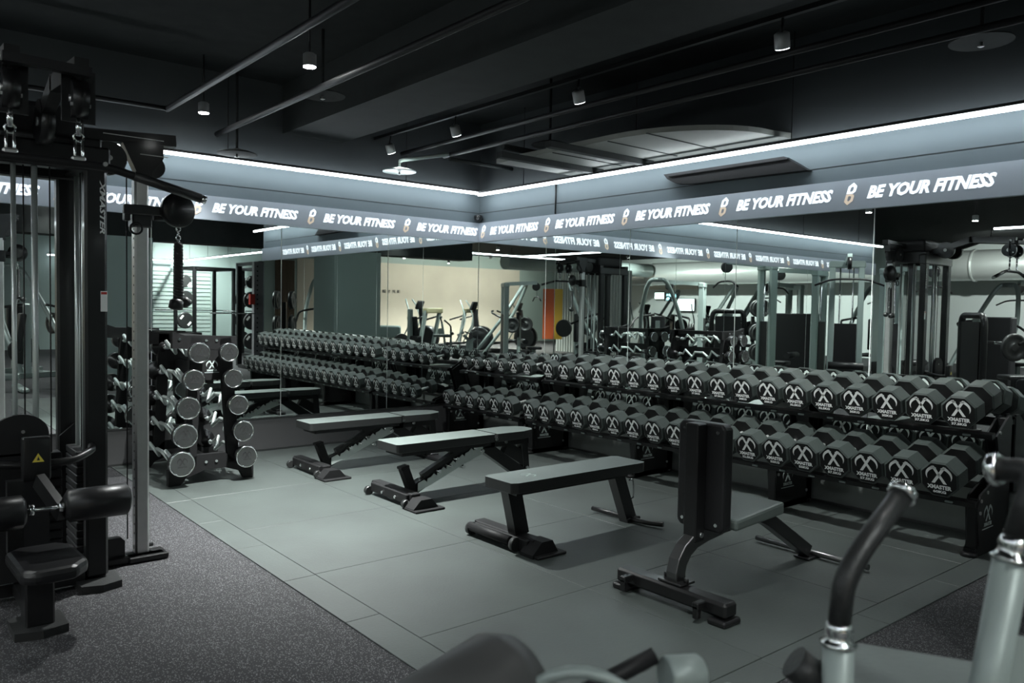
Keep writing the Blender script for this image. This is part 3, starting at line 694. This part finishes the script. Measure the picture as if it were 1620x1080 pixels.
for k in range(14): b.box((-4.95, -3.0, .12+k*.042), (.3, .1, .036), bev=.004); b.box((-4.665, -2.79, .12+k*.04), (.1, .26, .034), bev=.004)
b.build('weight_stack', satin, r)
b = MB(o); b.prism([(-.115, 0), (.115, 0), (.115, .1)]+[(.115*cos(rad(a)), .1+.09*sin(rad(a))) for a in range(15, 180, 15)]+[(-.115, .1)], (-4.975, -3.08, .69), (1, 0, 0), (0, 0, 1), (0, .03, 0)); b.cyl((-4.965, -3.08, .8), (-4.965, -3.087, .8), .008, 1, 8)
b.box((-4.975, -3.07, .4), (.23, .02, .6)); b.build('stack_shroud', [satin, steel], r)
b = MB(o); b.prism([(-.02, .2), (.05, .26), (.05, 0), (-.02, 0)], (-4.72, -2.62, .5), (1, 0, 0), (0, 0, 1), (0, -.02, 0)); b.build('stack_guard', satin, r)
b = MB(o); b.box((-4.935, -3.22, .695), (.115, .05, .2), bev=.012, seg=2); b.build('knee_pad_tower', black, r)
b = MB(o); b.flat([(0, .022), (.024, -.018), (-.024, -.018)], [(0, 1, 2)], (-4.93, -3.2465, .7), (1, 0, 0), (0, 0, 1), 1, 0); b.flat([(0, .008), (.006, -.01), (-.006, -.01)], [(0, 1, 2)], (-4.93, -3.2475, .7), (1, 0, 0), (0, 0, 1), 1, 1)
b.build('warning_sticker', [yellow, etch], r)
b = MB(o); b.bar((-4.93, -3.25, .6), (-4.87, -3.45, .48), .035, .07); b.cyl((-5.04, -3.45, .515), (-4.82, -3.45, .51), .009, 1, 10); b.cyl((-5.0, -3.45, .515), (-4.98, -3.45, .514), .024, 1, 14); b.cyl((-4.885, -3.45, .51), (-4.865, -3.45, .51), .02, 1, 14)
b.bar((-5.03, -3.3, .62), (-5.03, -3.3, .3), .05, .06); b.build('roller_arm', [black, chrome], r)
for x0, x1 in ((-4.862, -4.6), (-5.28, -5.01)):
    b = MB(o); b.lathe((x0, -3.45, .512), (1, 0, 0), [(0, .05), (.015, .072), (x1-x0-.015, .072), (x1-x0, .05)], 0, 26); b.build('roller_pad', dleather, r)
b = MB(o); b.tube(smooth([(-5.25, -3.1, .69), (-5.0, -3.18, .66), (-4.78, -3.18, .66), (-4.68, -3.1, .69), (-4.67, -3.04, .7)], 5), .018, n=10); b.build('front_rail', black, r)
b = MB(o); b.prism([(-.12, -.2), (-.07, -.25), (.08, -.24), (.14, -.16), (.13, .12), (.08, .18), (-.08, .18), (-.13, .12)], (-4.95, -3.5, .27), (1, 0, 0), (0, 1, 0), (0, 0, .06)); b.build('seat_pad', dleather, r, .022)
b = MB(o); b.box((-4.97, -3.47, .15), (.11, .12, .24), bev=.008); b.box((-4.93, -3.5, .255), (.14, .2, .03)); b.bar((-4.97, -3.4, .06), (-4.97, -3.02, .06), .07, .06); b.build('seat_post', black, r)
b = MB(o); b.prism([(-.1, -.1), (0, -.13), (.1, -.1), (.1, .1), (-.1, .1)], (-4.97, -3.47, 0), (1, 0, 0), (0, 1, 0), (0, 0, .035)); b.build('seat_foot', rubber, r)
# adjustable pulley post
b = MB(o); b.box((-4.362, -2.72, 1.05), (.072, .072, 2.04), bev=.01)
b.build('chrome_post', steel, r)
b = MB(o); 
for k in range(36): b.cyl((-4.3985, -2.735, .15+k*.05), (-4.3995, -2.735, .15+k*.05), .006, 0, 8)
b.build('post_holes', satin, r)
b = MB(o); b.box((-4.34, -2.74, .02), (.2, .14, .03), bev=.004); b.box((-4.46, -2.76, .02), (.4, .05, .03)); b.cyl((-4.4, -2.72, .07), (-4.3, -2.72, .07), .012, 0, 8); b.prism([(-.05, 0), (.05, 0), (.05, .1), (.03, .12), (-.05, .12)], (-4.5, -2.75, .02), (1, 0, 0), (0, 0, 1), (0, .05, 0)); b.build('post_base', black, r)
b = MB(o); b.bar((-4.66, -2.72, 2.27), (-4.185, -2.72, 2.295), .07, .06); b.prism([(-.11, .05), (.1, .05), (.1, -.02), (.04, -.1), (.04, -.17), (-.03, -.17), (-.04, -.1)], (-4.35, -2.685, 2.21), (1, 0, 0), (0, 0, 1), (0, -.07, 0))
b.box((-4.3, -2.757, 2.2), (.14, .004, .004), 1); b.box((-4.4, -2.757, 2.285), (.3, .004, .004), 1); b.build('top_arm', [black, steel], r)
b = MB(o); b.cyl((-4.52, -2.76, 2.16), (-4.52, -2.7, 2.16), .085, 0, 26); b.cyl((-4.52, -2.765, 2.16), (-4.52, -2.76, 2.16), .014, 1, 10); b.build('pulley', [rubber, steel], r)
b = MB(o); b.cyl((-4.3, -2.75, 2.14), (-4.3, -2.7, 2.14), .06, 0, 22); b.build('pulley', rubber, r)
b = MB(o); b.box((-4.362, -2.72, 1.87), (.1, .1, .12), bev=.008); b.box((-4.36, -2.78, 1.9), (.2, .03, .05), bev=.005); b.box((-4.44, -2.76, 1.87), (.03, .05, .06), bev=.005); b.cyl((-4.3, -2.74, 1.87), (-4.24, -2.74, 1.87), .018, 0, 10); b.tube(arc((-4.4, -2.79, 1.8), .03, 0, 360, 12), .006, 1, 6, closed=False)
b.build('carriage', black, r)
b = MB(o); b.lathe((-4.195, -2.76, 1.915), (.25, -1, 0), [(0, .05), (.012, .092), (.045, .096), (.055, .088), (.057, .0)], 0, 30); b.build('swivel_pulley_cover', black, r)
b = MB(o)
b.text('XMASTER', (-4.617, -3.0395, 1.87), (0, 0, -1), (1, 0, 0), h=.024, width=.26, bold=.03, shear=.3); b.build('maker_mark', white, r)
b = MB(o); b.box((-4.612, -3.0395, 1.41), (.03, .002, .1)); b.box((-4.612, -3.041, 1.45), (.026, .001, .012), 1); b.build('instruction_label', [white, red], r)
# rope handle hanging from the pulley
r = thing('triceps_rope', 'black braided rope handle hanging from the cable machine pulley', 'rope handle', (-4.187, -2.8, 1.84)); o = r.location
b = MB(o)
for i in range(5):
    z = 1.835-i*.024; b.tube(arc((-4.187, -2.8, z), .012, 0, 360, 8, (1, 0, 0) if i % 2 else (0, 1, 0), (0, 0, 1)), .0035, n=6)
b.build('chain', chrome, r)
b = MB(o); pts = []
for i in range(90):
    t = i/89; z = 1.73-.3*t; a = t*60; pts.append((-4.187+.012*cos(a)*(1+.3*t), -2.8+.012*sin(a), z))
b.tube(pts, .014, n=7); b.tube([(p[0]*1-2*(p[0]+4.187), -5.6-p[1], p[2]) for p in pts], .014, n=7); b.build('rope', rubber, r)
b = MB(o); b.lathe((-4.2, -2.82, 1.43), (-.15, 0, -1), [(0, .018), (.01, .035), (.05, .038), (.06, .025)], 0, 18); b.lathe((-4.16, -2.78, 1.43), (.6, 0, -.6), [(0, .018), (.01, .026), (.04, .028), (.05, .018)], 0, 18); b.build('end_knob', rubber, r)
# lat pulldown bar
r = thing('lat_pulldown_bar', 'long black bent pulldown bar hanging from two carabiners at top left', 'pulldown bar', (-4.99, -3.86, 1.95)); o = r.location
L_ = [(-5.58, -3.86, 1.855), (-5.2, -3.86, 1.93), (-5.1, -3.86, 1.943), (-4.88, -3.86, 1.943), (-4.78, -3.86, 1.938), (-4.415, -3.86, 1.855)]
b = MB(o); b.tube(smooth([L_[0], (-5.17, -3.86, 1.943), (-4.78, -3.86, 1.943), L_[5]], 5, .12), .0165, n=12); b.build('shaft', satin, r)
for p, q in ((L_[0], (-5.3, -3.86, 1.915)), ((-4.68, -3.86, 1.92), L_[5])):
    b = MB(o); b.cyl(p, q, .0195, 0, 14); b.build('grip', rubber, r)
b = MB(o); b.cyl((-4.415, -3.86, 1.855), (-4.395, -3.86, 1.85), .018, 0, 12); b.cyl((-5.58, -3.86, 1.855), (-5.6, -3.86, 1.85), .018, 0, 12); b.build('end_cap', chrome, r)
b = MB(o)
for x in (-5.107, -4.88): MB(o).box((x, -3.86, 1.957), (.05, .022, .03), bev=.006).build('hanger_lug', steel, r)
MB(o).cyl((-4.79, -3.872, 1.95), (-4.79, -3.885, 1.95), .009, 0, 8).build('set_screw', steel, r)

# ------------------------------------------------------------------ plate loaded machine in the near foreground
r = thing('lever_press_machine', 'silver lever machine with black grips in the blurred right foreground', 'weight machine', (-4.15, -6.85, 0)); o = r.location
def handle(p0, p1, p2, p3, base):
    b = MB(o); b.tube(smooth([p1, p2, p3], 8, .45), .0175, n=16); b.build('grip', rubber, r)
    d = (V(p3)-V(p2)).normalized(); b = MB(o); b.lathe(V(p3)-d*.004, d, [(0, .021), (.006, .025), (.014, .024), (.02, .016), (.02, .009), (.016, .008)], 0, 22); b.build('end_cap', chrome, r)
    d = (V(p1)-V(p0)).normalized(); b = MB(o); b.lathe(V(p1)-d*.035, d, [(0, .027), (.005, .028), (.007, .022), (.018, .0195), (.024, .022), (.032, .02), (.036, .017)], 0, 22); b.build('collar', chrome, r)
    b = MB(o); b.cyl(V(p1)-d*.03, base, .024, 0, 20); b.build('lever_tube', silverp, r)
handle((-4.374, -6.724, .834), (-4.371, -6.722, .927), (-4.368, -6.727, 1.01), (-4.222, -6.744, 1.113), (-4.376, -6.726, .5))
b = MB(o)
handle((-4.303, -6.91, .884), (-4.267, -6.929, 1.094), (-4.235, -6.944, 1.19), (-4.229, -6.89, 1.182), (-4.34, -6.89, .6))
b = MB(o); b.prism([(-.05, 0), (.06, .0), (.07, .08), (.045, .12), (-.03, .13)], (-4.265, -6.934, .82), (.72, -.7, 0), (.1, 0, 1), (0, .01, 0)); b.build('gusset', silverp, r)
b = MB(o); b.box((-4.05, -6.95, .22), (.9, .1, .1), bev=.02); b.box((-3.5, -6.98, .8), (.1, .1, 1.1), bev=.02); b.bar((-4.376, -6.726, .5), (-4.05, -6.95, .3), .05, .05); b.bar((-4.34, -6.89, .6), (-4.05, -6.95, .3), .05, .05)
b.box((-3.6, -6.95, .04), (.12, .9, .07), bev=.02); b.box((-4.4, -6.95, .04), (.1, .6, .07), bev=.02); b.box((-4.4, -6.95, .12), (.08, .08, .14)); b.build('frame', silverp, r)
b = MB(o); b.box((-4.21, -6.8, .79), (.34, .24, .06), rot=(0, 0, rad(-62)), bev=.025, seg=4); b.build('seat_pad', leather, r)
b = MB(o); b.box((-3.6, -7.0, .9), (.09, .3, .6), bev=.035, seg=4, rot=(0, rad(8), 0)); b.build('back_pad', dleather, r)
b = MB(o); b.lathe((-3.5, -7.3, .6), (0, -1, 0), [(0, .06), (.003, .21), (.015, .22), (.035, .22), (.038, .2), (.03, .17), (.03, .06)], 0, 30); b.build('weight_plate', rubber, r)
b = MB(o); b.cyl((-3.5, -7.0, .6), (-3.5, -7.4, .6), .024, 0, 14); b.build('plate_horn', chrome, r)
b = MB(o); b.cyl((-4.395, -6.66, .85), (-4.37, -6.69, .82), .028, 0, 20); b.build('pivot_knob', rubber, r)
r = thing('leg_extension_machine', 'grey padded machine with chrome fittings at the bottom edge of the view', 'weight machine', (-4.75, -6.5, 0)); o = r.location
b = MB(o); b.lathe((-5.0, -6.42, .79), (.93, .02, .19), [(0, .05), (.01, .085), (.2, .09), (.24, .07), (.25, .02)], 0, 30); b.build('roller_pad', mat('grey_leather', (.07, .07, .07), .45), r)
b = MB(o); b.tube(arc((-4.75, -6.53, .775), .11, -30, 200, 16, (.72, -.7, 0), (0, 0, 1)), .009, n=10); b.build('guard_ring', silverp, r)
b = MB(o); b.cyl((-4.73, -6.5, .83), (-4.62, -6.56, .885), .013, 0, 12); b.build('lever_rod', satin, r)
b = MB(o); b.lathe((-4.62, -6.58, .86), (.72, -.3, -.05), [(0, .026), (.004, .03), (.055, .03), (.06, .026), (.06, .014), (.05, .013)], 1, 22); b.lathe((-4.54, -6.63, .825), (.72, -.5, -.5), [(0, .02), (.03, .024), (.06, .018)], 0, 16); b.build('chrome_hub', [rodm, silverp], r)
b = MB(o); b.box((-4.75, -6.55, .36), (.12, .12, .66), bev=.01); b.box((-4.75, -6.55, .03), (.5, .5, .06), bev=.01); b.bar((-4.75, -6.55, .66), (-4.85, -6.45, .76), .06, .06); b.bar((-4.75, -6.55, .68), (-4.6, -6.56, .8), .05, .05); b.build('stand', silverp, r)

# ------------------------------------------------------------------ hall behind the viewer, seen in the mirrors
r = thing('column', 'sage green square column reflected in the mirrors', 'column', (-2.2, -7.32, 0)); r['kind'] = 'structure'
r_ = MB((-2.2, -7.32, 0)).box((-2.2, -7.32, 1.24), (1.03, .9, 2.48)).build('shaft', sage, r)
del r['label']; del r['category']
r.name = 'trim_5'
b = MB(); b.box((2.28, -18.47, 1.4), (1.84, .02, 2.1))
for k in range(17): b.prism([(0, 0), (.05, .02), (.05, .1), (0, .11)], (1.36, -18.46, .36+k*.124), (0, 1, 0), (0, 0, 1), (1.84, 0, 0))
tag(b.build('roller_shutter', shutm), 'pale slatted shutter on the far wall, seen in the left mirror', 'shutter')
b = MB()
for k in range(14): b.box((-5.42-k*.05, -18.47, 1.45), (.028, .05, 2.9))
tag(b.build('slat_cladding', wood), 'brown vertical wood slats on the far wall left of the column reflection', 'cladding')
b = MB((-9.9, -18.49, 1.95)); b.text('健體才見識', (-9.83, -18.49, 1.95), (-1, 0, 0), (0, 0, 1), h=.12, width=1.0, bold=.02, space=1.5)
tag(b.build('wall_lettering', etch), 'row of small black characters on the beige far wall', 'lettering')
b = MB((-18.2, -5, 2.8)); b.tube([(-18.2, -15+i*1.0, 2.8) for i in range(19)], .42, n=22)
for k in range(5): b.tube([(-18.2, -13+k*3.6, 2.8), (-18.2, -12.94+k*3.6, 2.8)], .45, n=22)
tag(b.build('ventilation_duct', duct), 'large round galvanised duct crossing the far hall in the mirrors', 'duct')
b = MB((-8.5, -16, 3.0)); b.tube([(-17.6+i, -12.6, 2.9) for i in range(8)], .25, n=18); tag(b.build('ventilation_duct', silverp), 'smaller dull duct above the beige wall reflection', 'duct')
def stand_panel(x, y, rz):
    r = thing('banner_stand', 'orange and yellow upright banner reflected behind the machines', 'banner', (x, y, 0), rz)
    MB().box((0, -.18, 1.25), (.04, .34, 1.5)).build('orange_sheet', orange, r); MB().box((0, .12, 1.25), (.04, .24, 1.5)).build('yellow_sheet', yellowp, r)
    MB().box((0, 0, .03), (.3, .5, .06)).build('base', satin, r); MB().cyl((0, 0, .05), (0, 0, .6), .02, 0, 8).build('pole', satin, r)
stand_panel(-10.6, -10.2, rad(40))
for i, (y, z, wd, m_) in enumerate([(-13.5, 2.0, .5, screenw), (-12.9, 1.95, .5, screen), (-12.2, 1.65, .9, screenw)]):
    r = thing('wall_screen', 'glowing blue white screen in the distance, %s from the left' % ORD[i], 'screen', (-19.4, y, z)); MB().box((.03, 0, 0), (.06, wd, wd*.56)).build('casing', satin, r); MB().box((.064, 0, 0), (.004, wd*.94, wd*.5)).build('picture', m_, r)
b = MB((-19.3, -12.8, 2.45)); b.box((-19.35, -12.8, 2.4), (.2, 2.4, .3)); tag(b.build('pelmet', plaster), 'beige pelmet over the distant screens', 'pelmet')

def plate(mb_, c, ax, rr, th=.05):
    mb_.lathe(V(c)-V(ax)*th/2, ax, [(0, rr*.9), (.004, rr), (th-.004, rr), (th, rr*.9), (th, rr*.75), (th-.012, rr*.7), (th-.012, rr*.3), (th, rr*.25)], 0, 24)
def power_rack(loc, rz, label):
    r = thing('power_rack', label, 'power rack', loc, rz, 'racks in the far corner')
    for x in (-.55, .55):
        for y in (-.5, .5):
            MB().box((x, y, 1.18), (.075, .075, 2.3)).build('post', black, r)
    b = MB()
    for x in (-.55, .55): b.box((x, 0, 2.3), (.075, 1.0, .075)); b.box((x, 0, .06), (.075, 1.0, .075))
    for y in (-.5, .5): b.box((0, y, 2.3), (1.1, .075, .075))
    b.build('frame', black, r)
    b = MB(); b.cyl((-1.05, .6, 1.2), (1.05, .6, 1.2), .014, 0, 8); b.build('bar', chrome, r)
    for x in (-.8, .8):
        for z in (.45, .95, 1.5, 1.95):
            b = MB(); plate(b, (x, -.5, z), (0, 1, 0), .21 if z < 1.8 else .16); 
            b.build('weight_plate', rubber, r)
            b = MB()
            for a in (0, 180):
                b.box((x+.13*cos(rad(a+40)), -.47, z+.13*sin(rad(a+40))), (.05, .004, .12), rot=(0, rad(-40), 0))
                b.box((x+.13*cos(rad(a+40)), -.53, z+.13*sin(rad(a+40))), (.05, .004, .12), rot=(0, rad(-40), 0))
            b.build('plate_mark', white, r)
    return r
pr0 = power_rack((1.62, -14.2, 0), rad(170), 'black power rack with plates reflected left of the shutter edge')
dup(pr0, (2.95, -13.0, 0), rad(175), 'black power rack with plates, nearer of the far pair in the left mirror')
dup(pr0, (3.1, -10.2, 0), rad(90), 'black power rack beside the perforated grey upright in the left mirror')
def lat_tower(loc, rz, label, col=None, h=2.1, name='lat_machine'):
    col = col or silverp
    r = thing(name, label, 'weight machine', loc, rz)
    for x in (-.22, .22): MB().box((x, 0, h/2), (.09, .12, h-.02), bev=.01).build('upright', col, r)
    MB().box((0, 0, h-.03), (.56, .14, .12), bev=.02).build('top_box', col, r)
    b = MB(); b.box((0, .02, .65), (.34, .1, 1.2)); b.build('weight_stack', satin, r)
    b = MB(); b.cyl((-.1, 0, .1), (-.1, 0, h-.05), .012, 0, 8); b.cyl((.1, 0, .1), (.1, 0, h-.05), .012, 0, 8); b.build('guide_rod', chrome, r)
    b = MB(); b.bar((0, 0, h), (0, -.8, h+.05), .07, .09); b.build('arm', col, r)
    b = MB(); b.cyl((-.03, -.78, h-.05), (.03, -.78, h-.05), .1, 0, 18); b.build('pulley', black, r)
    b = MB(); b.tube(smooth([(-.5, -.8, h-.4), (-.25, -.8, h-.3), (.25, -.8, h-.3), (.5, -.8, h-.4)]), .016, n=8); b.cyl((0, -.8, h-.3), (0, -.8, h-.1), .005, 0, 6); b.build('pull_bar', satin, r)
    b = MB(); b.box((0, -.75, .42), (.3, .36, .07), bev=.02, seg=2); b.build('seat_pad', dleather, r)
    b = MB(); b.box((0, -.75, .2), (.08, .08, .38)); b.bar((0, 0, .05), (0, -1.0, .05), .08, .08); b.box((0, -.95, .04), (.6, .1, .07)); b.box((0, 0, .04), (.7, .1, .07)); b.build('base', col, r)
    b = MB(); b.cyl((-.26, -.5, .58), (.26, -.5, .58), .06, 0, 16); b.build('thigh_roller', dleather, r)
    return r
lat_tower((-7.05, -.75, 0), rad(60), 'dark green cable tower reflected between the two right wall mirrors', sage, 2.25, 'cable_tower')
lat_tower((-9.9, -4.3, 0), rad(30), 'silver pulldown machine with black arms reflected before the white wall', silverp, 2.05)
lat_tower((-8.75, -.7, 0), rad(10), 'tall cable tower beside the end of the mirrored wall', sage, 2.2, 'cable_tower')
lat_tower((-6.9, -8.0, 0), rad(-120), 'silver pulldown machine reflected next to the orange banner', silverp, 2.0)
def plate_press(loc, rz, label):
    r = thing('plate_loaded_press', label, 'weight machine', loc, rz)
    b = MB()
    b.tube(smooth([(-.5, -.6, .05), (-.45, .3, 1.2), (-.2, .75, 2.05), (.1, .75, 2.05)], 6), .045, n=10); b.tube(smooth([(.5, -.6, .05), (.45, .3, 1.2), (.2, .75, 2.05), (-.1, .75, 2.05)], 6), .045, n=10)
    b.box((0, -.6, .05), (1.2, .1, .09)); b.box((0, .6, .05), (1.0, .1, .09)); b.box((0, 0, .05), (.1, 1.2, .09)); b.bar((0, .6, .05), (0, .6, 1.2), .09, .09)
    b.build('frame', silverp, r)
    b = MB(); b.box((0, .35, .5), (.34, .4, .08), bev=.03, seg=2); b.build('seat_pad', dleather, r)
    b = MB(); b.box((0, .58, .95), (.3, .08, .7), bev=.03, seg=2); b.build('back_pad', dleather, r)
    for s_ in (-1, 1):
        b = MB(); b.tube(smooth([(s_*.62, .6, 1.0), (s_*.6, .0, 1.25), (s_*.35, -.1, 1.3), (s_*.2, -.1, 1.32)]), .025, n=8); b.build('press_arm', black, r)
        b = MB(); plate(b, (s_*.72, .6, .95), (1, 0, 0), .21); b.build('weight_plate', rubber, r)
    return r
p0 = plate_press((-8.3, -10.0, 0), rad(35), 'silver plate loaded machine with arched frame reflected before the beige wall')
dup(p0, (-8.4, -6.2, 0), rad(200), 'arched plate loaded machine reflected left of the pulley towers')
dup(p0, (-8.0, -3.9, 0), rad(-60), 'plate loaded machine at the right edge of the right mirrors')
dup(p0, (-3.0, -9.9, 0), rad(160), 'plate loaded machine reflected at the far left between machine posts')
dup(p0, (-11.4, -5.3, 0), rad(20), 'distant plate loaded machine before the white wall')
def elliptical(loc, rz, label):
    r = thing('elliptical_trainer', label, 'cardio machine', loc, rz, 'cardio machines by the beige wall')
    b = MB(); b.box((0, 0, .08), (.5, 1.7, .12), bev=.02); b.box((0, -.75, .06), (.8, .1, .1)); b.box((0, .75, .06), (.8, .1, .1)); b.build('base', satin, r)
    b = MB(); b.bar((0, .55, .1), (0, .4, 1.35), .1, .14); b.build('mast', black, r)
    b = MB(); b.box((0, .36, 1.45), (.36, .08, .26), rot=(rad(-20), 0, 0), bev=.03, seg=2); b.build('console', satin, r)
    b = MB(); b.lathe((-.14, .6, .5), (1, 0, 0), [(0, .3), (.03, .36), (.25, .36), (.28, .3)], 0, 26); b.build('drive_housing', black, r)
    for s_ in (-1, 1):
        b = MB(); b.tube(smooth([(s_*.28, -.1, .35), (s_*.3, .25, 1.0), (s_*.28, .1, 1.45), (s_*.2, .0, 1.62)], 4), .02, n=8); b.build('moving_arm', silverp, r)
        b = MB(); b.box((s_*.2, -.25, .32), (.16, .42, .06)); b.bar((s_*.2, .5, .4), (s_*.2, -.7, .25), .05, .05); b.build('pedal', satin, r)
    return r
e0 = elliptical((-7.0, -12.6, 0), rad(30), 'elliptical trainer reflected nearest the sage column')
dup(e0, (-8.6, -12.1, 0), rad(30), 'elliptical trainer reflected in the middle of the beige wall')
dup(e0, (-10.2, -11.9, 0), rad(30), 'elliptical trainer reflected beside the mirror corner')
def arch_machine(loc, rz, label):
    r = thing('arched_treadmill', label, 'cardio machine', loc, rz, 'cardio machines by the beige wall')
    for s_ in (-1, 1): MB().bar((s_*.4, .1, .05), (s_*.42, .35, 1.3), .07, .12).build('side_post', silverp, r)
    MB().box((0, .35, 1.3), (.95, .16, .14), bev=.03, seg=2).build('console', mat('console_tan', (.3, .27, .16), .5), r)
    MB().box((0, -.4, .12), (.7, 1.7, .18), bev=.03).build('deck', satin, r)
    for s_ in (-1, 1): MB().tube([(s_*.4, .3, 1.15), (s_*.4, -.2, 1.0)], .025, n=8).build('handrail', black, r)
a0 = arch_machine((-6.4, -11.0, 0), rad(30), 'silver arched treadmill reflected left of the elliptical')
dup(bpy.data.objects['arched_treadmill'], (-9.6, -13.6, 0), rad(30), 'silver arched treadmill reflected right of the elliptical')
# leaning mat roll stand and grey perforated upright near the column
r = thing('smith_machine', 'grey perforated upright of a machine with red stop, in the left mirror', 'weight machine', (1.15, -9.3, 0)); o = (0, 0, 0)
MB().box((0, 0, 1.15), (.3, .12, 2.3)).build('perforated_upright', mat('grey_panel', (.2, .2, .21), .5), r)
b = MB()
for k in range(20): b.cyl((-.08, .061, .3+k*.1), (-.08, .064, .3+k*.1), .018, 0, 8)
b.build('adjustment_hole', satin, r)
MB().box((-.2, .06, 1.5), (.1, .1, .22)).build('stop', red, r); MB().cyl((-1.1, .12, 1.2), (.6, .12, 1.2), .014, 0, 8).build('bar', chrome, r)
b = MB(); b.box((.0, -.6, 2.28), (.1, 1.3, .07)); b.box((0, 0, .04), (.5, 1.2, .07)); b.box((0, -1.2, 1.15), (.1, .1, 2.3)); b.build('frame', black, r)
r = thing('weight_tree', 'black plate tree reflected before the white wall', 'plate rack', (-10.3, -3.0, 0), rad(45))
MB().box((0, 0, .75), (.08, .08, 1.4)).build('post', black, r); MB().box((0, 0, .04), (.7, .5, .07)).build('base', black, r)
for s_ in (-1, 1):
    for z in (.5, .95, 1.5):
        b = MB(); plate(b, (s_*.17, 0, z), (1, 0, 0), .2, .09); b.build('weight_plate', rubber, r)
r = thing('seated_row_machine', 'black framed machine with small screen reflected at the right', 'weight machine', (-8.1, -2.3, 0), rad(-50))
b = MB(); b.tube(smooth([(-.32, 0, .04), (-.32, 0, 1.42), (.32, 0, 1.42), (.32, 0, .04)], 6, .15), .05, n=10); b.box((0, -.5, .05), (.1, 1.1, .08)); b.box((0, -1.0, .04), (.7, .1, .07)); b.build('frame', black, r)
MB().box((0, 0, .72), (.5, .08, 1.2)).build('shroud', satin, r); MB().box((0, -.06, 1.32), (.2, .02, .1)).build('label_plate', silverp, r)
b = MB(); b.box((0, -.7, .45), (.34, .38, .07), bev=.02, seg=2); b.box((0, -.7, .24), (.08, .08, .36)); b.build('seat_pad', dleather, r)
MB().cyl((-.4, -.35, 1.0), (.4, -.35, 1.0), .025, 0, 10).build('row_bar', chrome, r)
MB().bar((0, -.35, 1.0), (0, -.02, 1.0), .04, .04).build('link_arm', black, r)
b = MB((-10.0, -1.95, 0)); b.box((-10.0, -1.95, .7), (.12, 1.0, 1.4), rot=(0, 0, rad(35)), bev=.02); tag(b.build('storage_panel', satin), 'plain black panel reflected beside the white wall', 'cabinet')
b = MB((-4.3, -9.7, 0)); b.box((-4.3, -9.7, .78), (1.1, .34, .3), bev=.06, seg=2, rot=(0, 0, rad(-35))); b.box((-4.3, -9.7, .32), (.5, .25, .64), rot=(0, 0, rad(-35))); tag(b.build('padded_bench', sage), 'sage padded block on a stand reflected before the beige wall', 'bench')
wt0 = bpy.data.objects['weight_tree']
dup(wt0, (-1.75, -9.35, 0), rad(140), 'black plate tree reflected before the brown slats')

for x, y, a, l in [(-11.7, -1.2, 100, 'arched press machine farthest right before the pale far wall'), (-12.9, -5.6, 40, 'arched press machine half hidden in front of the pale far wall'), (-14.5, -9.6, 60, 'arched press machine in front of the far screens')]:
    dup(p0, (x, y, 0), rad(a), l)
lm = bpy.data.objects['lat_machine']
for x, y, a, l in [(-11.9, -3.1, 70, 'silver pulldown machine deep in the hall beside the plate tree'), (-13.8, -1.6, 110, 'silver pulldown machine at the far end beyond the black panel')]:
    dup(lm, (x, y, 0), rad(a), l)
dup(e0, (-11.0, -7.4, 0), rad(80), 'elliptical trainer reflected beside the screens')
dup(e0, (-13.6, -7.3, 0), rad(80), 'elliptical trainer farthest back beside the screens')
